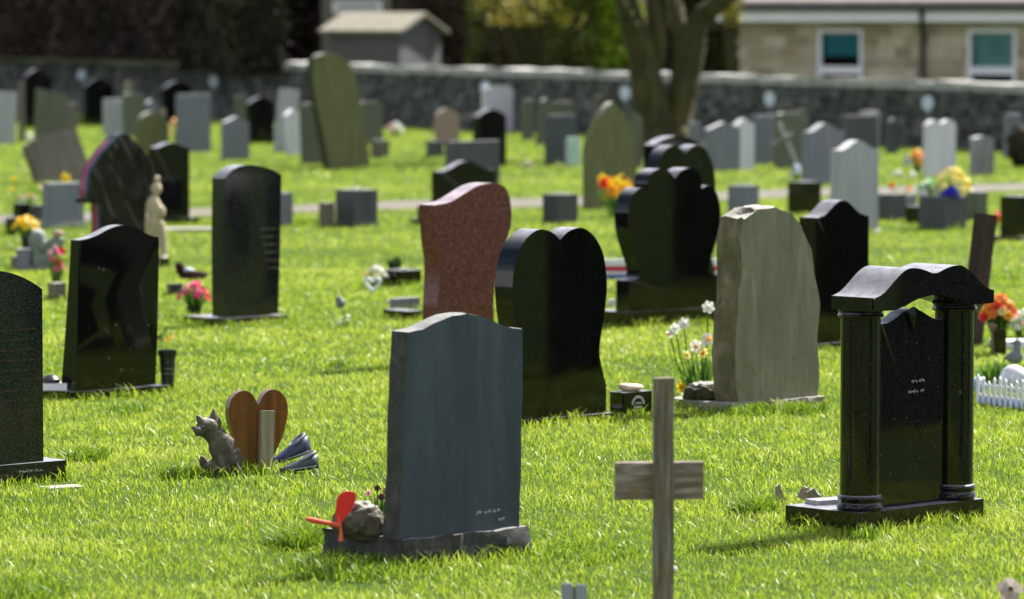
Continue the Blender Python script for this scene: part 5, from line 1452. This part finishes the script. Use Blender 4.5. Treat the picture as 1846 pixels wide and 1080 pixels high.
bouquet(950, 302, 288, 26, 6, [P_WHITE, P_LPINK], P_PALEY, 'scattered white blooms left of the square grey green headstone', r=.025, leafn=3)
bouquet(52, 254, 240, 16, 4, [P_WHITE], P_WHITE, 'small white bloom at the foot of the thin brown post', r=.04, leafn=3)
bouquet(1002, 292, 255, 40, 10, [P_GRN, P_LBL, P_GRN], P_WHITE, 'green and pale blue flowers before the square grey green headstone', r=.04, leafn=12)
bouquet(624, 592, 566, 30, 5, [P_WHITE], P_PALEY, 'little white blooms in the turf under the grey green ball flower', r=.014, leafn=6)
bouquet(1434, 330, 296, 24, 6, [P_LBL, P_DEAD], P_DEAD, 'faded lilac flowers above the black cube vase', r=.04, leafn=8)
bouquet(298, 640, 613, 30, 6, [P_ORA, P_DEAD, P_AMB], P_DEAD, 'withered orange flowers behind the black tapering vase', 'withered flowers', r=.014, leafn=3, lift=.15)
# daffodil clump left of the buff stone
def daffs():
    g = G(1262, 722); root = empty('daffodil_clump', (g.x, g.y, 0)); tag(root, 'white and orange daffodils growing left of the buff weathered headstone', 'daffodils')
    leaf_tuft(root, (0, 0, 0), 60, .24, .13, .010, name='leaves')
    for (px, py, mt, r, f) in [(1218, 592, P_WHITE, .030, (-.5, -1, .1)), (1233, 583, P_WHITE, .032, (.2, -1, .3)), (1277, 554, P_WHITE, .034, (0, -1, .2)), (1275, 612, P_WHITE, .036, (.4, -1, .2)),
                               (1256, 624, P_WHITE, .036, (-.2, -1, 0)), (1266, 635, P_PALEY, .030, (.1, -1, -.2)), (1240, 640, P_PALEY, .022, (-.6, -1, 0)), (1230, 698, P_YEL, .034, (-.3, -1, .1)), (1244, 706, P_PALEY, .030, (.3, -1, -.3)), (1208, 601, P_WHITE, .024, (-.8, -1, -.4))]:
        c = At(px, py, g.y - .02) - Vector((g.x, g.y, 0)); bm = bmesh.new()
        tube(bm, [(c.x * .3, 0, 0), (c.x * .8, 0, c.z * .6), (c.x, 0, c.z - .01), tuple(c)], [.004, .0035, .003, .003], 6, 2)
        flower_mesh(bm, c, r, f, 6, .12, 0, True, 1, 1, .75)
        o = fin(bm, 'flower', [mt, P_AMB if py > 600 else P_WHITE, LEAF], root, smooth=60); settint(o.data, .5)
    RIM.append((g.x, g.y, 0, .1, .06))
daffs()
mr = blob('mossy_stone', [('e', (0, 0, .04), (.10, .08, .055)), ('e', (.05, .02, .04), (.08, .08, .05)), ('e', (-.05, 0, .02), (.06, .06, .03))], stone_mat('dark_mossy_rock', [(.015, .014, .008), (.035, .034, .016), (.07, .065, .03)], 4, .95, 30, 1, lichen=(.06, .07, .015)), voxel=.009, rough=.03)
mr.location = on(old, -.28, .17, .045); tag(mr, 'dark mossy lump of rock on the slab under the daffodils', 'rock')

# right edge: picket fence, tray, duck statue
def picket():
    a, b = G(1758, 728), G(1868, 742); d = (b - a); L = d.length; root = empty('picket_fence', tuple(a), math.atan2(d.y, d.x)); tag(root, 'low white picket fence round a small plot at the right edge', 'fence')
    n = int(L / .042)
    for i in range(n):
        x = L * (i + .5) / n; h = .125 + .03 * abs(math.cos(i * math.pi / 4.0))
        o = slab('picket', [(-.010, 0), (.010, 0), (.010, h - .014), (0, h), (-.010, h - .014)], .008, WHITE, root, bev=.0015, loc=(x, 0, 0))
    for z in (.045, .10): box('rail', 0, L, .005, .012, z - .007, z + .007, WHITE, root, .001)
    box('kerb', 0, L, .02, .09, 0, .04, plain('blue_glass_gravel', (.10, .25, .55), .4, .5, .7, 90, .5), root, .004)
    bl = [P_LBL, P_WHITE, P_BLUE, P_LBL]
    FOOT.append(((a.x + b.x) / 2, (a.y + b.y) / 2, math.atan2(d.y, d.x), L / 2, .03))
picket()
for i, (px, py, rx, lab) in enumerate([(1768, 700, 15, 'pale blue and white ball ornament behind the picket fence by the arch'), (1832, 702, 26, 'large white ball ornament behind the picket fence at the right edge')]):
    g = G(px, 722); r = rx / S(g.y)
    o = blob('ball_ornament', [('e', (0, 0, r), (r, r, r))], plain('ball%d' % i, [(.30, .45, .70), (.62, .62, .68)][i], .4, .5, .4, 12, 0), voxel=.01); o.location = (g.x, g.y + .12, .03); tag(o, lab, 'ornament')
pl = empty('leafy_plant', G(1795, 706)); tag(pl, 'green spiky leaves growing inside the picket fence plot', 'plant'); leaf_tuft(pl, (0, .15, 0), 120, .16, .16, .010)
g = G(1830, 668); dk = blob('duck_statue', [('e', (0, 0, .045), (.045, .03, .04)), ('e', (.012, 0, .09), (.022, .022, .035)), ('e', (.012, 0, .125), (.022, .022, .022)), ('t', [(0, 0, .125), (-.03, 0, .12)], [.012, .006]), ('t', [(-.02, 0, .05), (-.065, 0, .035)], [.02, .01])], GREYG, voxel=.006, rough=.01)
dk.location = (g.x, g.y, .03); tag(dk, 'small grey duck statue above the picket fence at the right edge', 'statue')
g = G(1825, 625); tr = box('stone_slab', -.22, .22, -.10, .10, 0, .04, WHITE, None, .004, loc=(g.x + .1, g.y, 0), rot=(0, 0, R(6))); tag(tr, 'flat white slab right of the black vase of orange flowers', 'slab')
g = G(1789, 640); rp = empty('flower_pick', (g.x - .01, g.y - .12, 0)); tag(rp, 'dried brown flower head on a thin stem in front of the orange flowers', 'withered flower')
c = At(1789, 590, g.y - .12) - Vector((g.x - .01, g.y - .12, 0)); bm = bmesh.new(); tube(bm, [(0, 0, 0), (c.x, 0, c.z)], [.003, .003], 5); fin(bm, 'stem', WOODS, rp)
blob('head', [('e', tuple(c), (.026, .026, .026))], P_DEAD if False else plain('dry_brown_petals', (.16, .09, .075), .9), rp, voxel=.006, rough=.02)

# litter at the left of the arch and in the corner
def petalscrap(px, py, hgt, col, label, lean, name='fabric_scrap', z=0.0, w=.05):
    g = G(px, py); bm = bmesh.new(); rd = random.Random(px)
    pts = [(-w * .7, 0), (w * .8, 0), (w * .5, hgt * .4), (w * .35, hgt), (-w * .45, hgt * .95), (-w * .3, hgt * .5)]
    A = [bm.verts.new((x, rd.uniform(-.006, .006), zz_)) for x, zz_ in pts]; B = [bm.verts.new((x, rd.uniform(.008, .02), zz_)) for x, zz_ in pts]
    bm.faces.new(A); bm.faces.new(B[::-1])
    for i in range(6): bm.faces.new([A[i], B[i], B[(i + 1) % 6], A[(i + 1) % 6]])
    bmesh.ops.triangulate(bm, faces=bm.faces[:]); bmesh.ops.subdivide_edges(bm, edges=bm.edges[:], cuts=2)
    for v in bm.verts: v.co += noise.noise_vector(v.co * 30 + Vector((px, 0, 0))) * .007
    o = fin(bm, name, col, None, loc=(g.x, g.y, z), rot=(0, R(lean), R(20)), smooth=60); tag(o, label, 'ornament')
PKS = stone_mat('pink_buff_shard', [(.24, .20, .19), (.38, .29, .24), (.46, .38, .33)], 3, .8, 60, .4)
petalscrap(1407, 911, .085, PKS, 'upright pinkish broken shard left of the black arch', -8, z=.0, w=.03)
petalscrap(1450, 915, .05, PKS, 'low tan shard between the pinkish one and the arch base', 25, z=.03, w=.05)
petalscrap(1468, 915, .045, plain('grey_shard', (.26, .24, .23), .8), 'grey white shard lying against the arch base', -20, z=.03, w=.045)
bx = on(archr, -.20, .12, .083); o = box('flower_tray', -.075, .075, -.045, .045, 0, .018, plain('grey_metal_tray', (.3, .3, .33), .35), None, .004, loc=bx, rot=(0, 0, R(30))); tag(o, 'flat grey tray on the base left of the arch columns', 'tray')
def dryflower(px, py, label):
    g = G(px, py + 26); root = empty('dry_flower', (g.x, g.y, 0)); tag(root, label, 'withered flower'); c = At(px, py, g.y) - g
    bm = bmesh.new(); tube(bm, [(-.02, 0, 0), (-.01, 0, c.z * .6), tuple(c)], [.004, .0035, .003], 6, 2); flower_mesh(bm, c, .045, (.1, -1, .5), 5, -.3, 0, True, 1)
    o = fin(bm, 'bloom', [petal('bleached_petals', (.50, .40, .36)), P_DEAD, WOODG], root, smooth=60); settint(o.data, .5)
dryflower(1822, 1062, 'bleached dry flower head in the bottom right corner')
# dark round shrub at the right edge
def shrub(px, yt, yb, wpx, label):
    g = G(px, yb); h = At(px, yt, g.y).z; w = wpx / S(g.y) / 2; root = empty('shrub', (g.x, g.y, 0)); tag(root, label, 'shrub')
    rg = np.random.default_rng(3); n = 2600; u = rg.normal(size=(n, 3)); u /= np.linalg.norm(u, axis=1)[:, None]
    P = u * rg.uniform(.55, 1, n)[:, None] ** .5 * np.array([w, w, h / 2]) * (1 + .15 * np.sin(u[:, :1] * 9) * np.cos(u[:, 2:] * 8)) + np.array([0, 0, h / 2])
    a = rg.normal(size=(n, 3)); a /= np.linalg.norm(a, axis=1)[:, None]; b = np.cross(a, u); b /= np.linalg.norm(b, axis=1)[:, None]; sz = .035
    V = np.stack([P - a * sz, P + b * sz * .5, P + a * sz, P - b * sz * .5], 1).reshape(-1, 3)
    cards('foliage', V, np.arange(n * 4).reshape(-1, 4), np.repeat(rg.random(n), 4), leafy('dark_shrub_leaf', [(.015, .012, .006), (.03, .035, .01), (.06, .05, .02)], .15), root)
    bm = bmesh.new(); tube(bm, [(0, 0, 0), (0, 0, h * .5)], [.03, .02], 8); fin(bm, 'stem', BARK, root)
shrub(1846, 228, 302, 60, 'dark brown green round shrub cut by the right edge')

# the rows go on beyond the right edge; these show only as reflections in the polished faces
for (wx, wy, ww, hh_, kd, mt, lab) in [(3.15, 20.42, .60, .95, 'ogee', BLACK, 'black curved headstone beyond the right edge level with the heart one'), (5.2, 16.62, .62, 1.0, 'dome', SLATE, 'dark grey round topped headstone beyond the right edge level with the arch'),
        (5.6, 26.75, .66, 1.05, 'ogee', BLACK, 'black curved headstone beyond the right edge level with the stacked hearts'), (4.6, 28.6, .6, .95, 'dome', DARKG, 'dark grey domed headstone beyond the right edge behind the orange flowers'),
        (4.7, 25.2, .62, .95, 'peak', BLACK, 'black peaked headstone beyond the right edge level with the black curved one'), (6.6, 20.6, .62, .95, 'shoulder', BLACK, 'black shouldered headstone well beyond the right edge'),
        (3.4, 14.7, .6, .9, 'ogee', DARKG, 'dark grey curved headstone beyond the right edge, nearest to the camera')]:
    px = 923 + F * wx / wy; row = 30 + F * CAMH / wy; sc_ = F / wy; half = (ww * .68 + .07) * sc_ / 2
    headstone(px - half, px + half, row - hh_ * sc_, row, kd, .1, mt, lab, 42, .10)

# ============================================================ THE GRASS
def in_rect(X, Y, r, pad=0.0):
    cx, cy, ph, hw, hd = r
    dx, dy = X - cx, Y - cy
    u = dx * math.cos(ph) + dy * math.sin(ph); v = -dx * math.sin(ph) + dy * math.cos(ph)
    return (np.abs(u) < hw + pad) & (np.abs(v) < hd + pad)
def snoise(X, Y, sc, seed):
    """cheap smooth noise made of rotated sines"""
    rg = np.random.default_rng(seed); out = np.zeros_like(X)
    for k in range(9):
        a = rg.uniform(0, 6.28); f = sc * rg.uniform(.5, 2.2); p = rg.uniform(0, 6.28)
        out += np.sin((X * math.cos(a) + Y * math.sin(a)) * f + p + 1.3 * np.sin((X * math.sin(a * 2) - Y * math.cos(a)) * f * .6 + p))
    return out / 5.0
def path_mask(X, Y):
    lo_ = np.array([tuple(G(*p))[:2] for p in PATH_LO]); up_ = np.array([tuple(G(*p))[:2] for p in PATH_UP])
    yl = np.interp(X, lo_[:, 0], lo_[:, 1]); yu = np.interp(X, up_[:, 0], up_[:, 1])
    w = .22 * snoise(X, Y, 2.0, 5) + .10 * snoise(X, Y, 9.0, 6)
    return (Y > yl + w) & (Y < yu - w) & (np.random.default_rng(4).random(len(X)) < .93)
bands = [ # y0, y1, n/m2, height, width, side margin
    (12.6, 17.0, 5200, .036, .0042, 1.0), (17.0, 23.0, 3600, .036, .0050, 1.1), (23.0, 33.0, 2000, .036, .0075, 1.4),
    (33.0, 50.0, 800, .038, .012, 1.8), (50.0, 92.0, 260, .045, .022, 2.5)]
PX, PY, PH, PW, PT = [], [], [], [], []
for (y0, y1, dn, hh, ww, mg) in bands:
    hw0, hw1 = .12 * y1 + mg, 0
    n = int((y1 - y0) * 2 * hw0 * dn)
    X = rng.uniform(-hw0, hw0, n); Y = rng.uniform(y0, y1, n)
    k = np.abs(X) < .12 * Y + mg
    X, Y = X[k], Y[k]; n = len(X)
    tuft = snoise(X, Y, 7.0, 21); big = snoise(X, Y, 1.6, 22); fine = snoise(X, Y, 26.0, 23)
    keep = rng.random(n) < np.clip(.72 + .25 * fine + .12 * tuft, .25, 1)
    H = hh * np.clip(1 + .28 * tuft + .18 * big + rng.normal(0, .22, n), .35, 2.2)
    clump = np.clip(tuft - 1.15, 0, 1); H *= 1 + 1.1 * clump
    T = .50 + .15 * big + .12 * fine + .07 * tuft + rng.normal(0, .15, n) - .6 * clump + (rng.random(n) < .015) * .5
    PX.append(X[keep]); PY.append(Y[keep]); PH.append(H[keep] * .74); PW.append((ww * rng.uniform(.6, 1.3, n))[keep]); PT.append(T[keep])
# longer grass round the foot of stones, where the mower does not reach
for r in RIM:
    cx, cy, ph, hw, hd = r
    if cy > 60: dn = 250
    elif cy > 33: dn = 500
    else: dn = 1500
    per = 4 * (hw + hd); n = int(per * .09 * dn * 2.6)
    t = rng.random(n) * per; off = np.abs(rng.normal(0, .035, n)) + .004
    u = np.zeros(n); v = np.zeros(n)
    a = t < 2 * hw; b = (t >= 2 * hw) & (t < 4 * hw); c_ = (t >= 4 * hw) & (t < 4 * hw + 2 * hd); d_ = t >= 4 * hw + 2 * hd
    u[a] = t[a] - hw; v[a] = -hd - off[a]; u[b] = t[b] - 3 * hw; v[b] = hd + off[b]
    v[c_] = t[c_] - 4 * hw - hd; u[c_] = -hw - off[c_]; v[d_] = t[d_] - 4 * hw - 3 * hd; u[d_] = hw + off[d_]
    X = cx + u * math.cos(ph) - v * math.sin(ph); Y = cy + u * math.sin(ph) + v * math.cos(ph)
    k = 1 if cy < 33 else (1.8 if cy < 60 else 3)
    PX.append(X); PY.append(Y); PH.append(.045 * rng.uniform(.5, 1.5, n) * (1 + .5 * snoise(X, Y, 12, 31))); PW.append(.0052 * k * rng.uniform(.6, 1.3, n)); PT.append(.45 + rng.normal(0, .2, n))
# ragged dark tufts
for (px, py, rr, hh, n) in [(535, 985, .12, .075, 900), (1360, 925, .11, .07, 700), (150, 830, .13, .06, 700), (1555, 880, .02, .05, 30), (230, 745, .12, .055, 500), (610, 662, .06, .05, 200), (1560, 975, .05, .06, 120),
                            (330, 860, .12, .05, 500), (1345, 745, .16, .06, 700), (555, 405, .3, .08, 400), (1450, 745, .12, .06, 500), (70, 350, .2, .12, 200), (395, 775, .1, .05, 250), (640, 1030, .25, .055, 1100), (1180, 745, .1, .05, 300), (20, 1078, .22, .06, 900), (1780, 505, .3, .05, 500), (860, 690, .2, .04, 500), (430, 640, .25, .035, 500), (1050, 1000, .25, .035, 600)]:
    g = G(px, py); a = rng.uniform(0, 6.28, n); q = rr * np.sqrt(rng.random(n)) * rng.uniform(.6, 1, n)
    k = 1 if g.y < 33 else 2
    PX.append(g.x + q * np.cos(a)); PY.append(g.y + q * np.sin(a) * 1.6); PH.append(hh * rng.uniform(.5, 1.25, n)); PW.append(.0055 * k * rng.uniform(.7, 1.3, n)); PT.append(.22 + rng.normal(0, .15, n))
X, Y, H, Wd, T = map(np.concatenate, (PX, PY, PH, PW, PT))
bad = path_mask(X, Y)
for r in FOOT: bad |= in_rect(X, Y, r, -.004)
# keep the near side of the wall only
wl = (X - WPA.x) * WN.x + (Y - WPA.y) * WN.y
bad |= wl < .1
k = ~bad; X, Y, H, Wd, T = X[k], Y[k], H[k], Wd[k], T[k]; n = len(X)
print('blades', n)
az = rng.uniform(0, 2 * np.pi, n); le = np.abs(rng.normal(0, .55, n)) + .12; ld = rng.uniform(0, 2 * np.pi, n)
dx, dy = np.cos(ld) * le * H, np.sin(ld) * le * H
sx, sy = np.cos(az) * Wd / 2, np.sin(az) * Wd / 2
Z0 = np.full(n, -.004)
near = Y < 33
def mk(sel, two):
    x, y, h, z = X[sel], Y[sel], H[sel], Z0[sel]; a, b = dx[sel], dy[sel]; p, q = sx[sel], sy[sel]; t = T[sel]; m = len(x)
    if two:
        V = np.stack([np.stack([x - p, y - q, z], 1), np.stack([x + p, y + q, z], 1), np.stack([x + a * .38 + p * .85, y + b * .38 + q * .85, z + h * .62], 1),
                      np.stack([x + a * .38 - p * .85, y + b * .38 - q * .85, z + h * .62], 1), np.stack([x + a * 1.15, y + b * 1.15, z + h * .98], 1)], 1).reshape(-1, 3)
        i = np.arange(m)[:, None] * 5; F_ = np.concatenate([i + np.array([[0, 1, 2]]), i + np.array([[0, 2, 3]]), i + np.array([[3, 2, 4]])], 0)
        tt = np.stack([t - .1, t - .1, t, t, t + .08], 1).ravel()
    else:
        V = np.stack([np.stack([x - p, y - q, z], 1), np.stack([x + p, y + q, z], 1), np.stack([x + a, y + b, z + h], 1)], 1).reshape(-1, 3)
        F_ = np.arange(m * 3).reshape(-1, 3); tt = np.stack([t - .05, t - .05, t + .05], 1).ravel()
    return V, F_, tt
V1, F1, T1 = mk(near, True); V2, F2, T2 = mk(~near, False)
GR = leafy('turf_blade', [(0.04, 0.10, 0.007), (0.15, 0.265, 0.014), (0.31, 0.42, 0.030), (0.43, 0.51, 0.06), (0.62, 0.58, 0.22)], .45, .42)
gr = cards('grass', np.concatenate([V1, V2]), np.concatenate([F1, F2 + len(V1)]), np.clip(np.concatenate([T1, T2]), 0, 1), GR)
tag(gr, 'bright green mown grass covering the burial ground', None, kind='stuff')
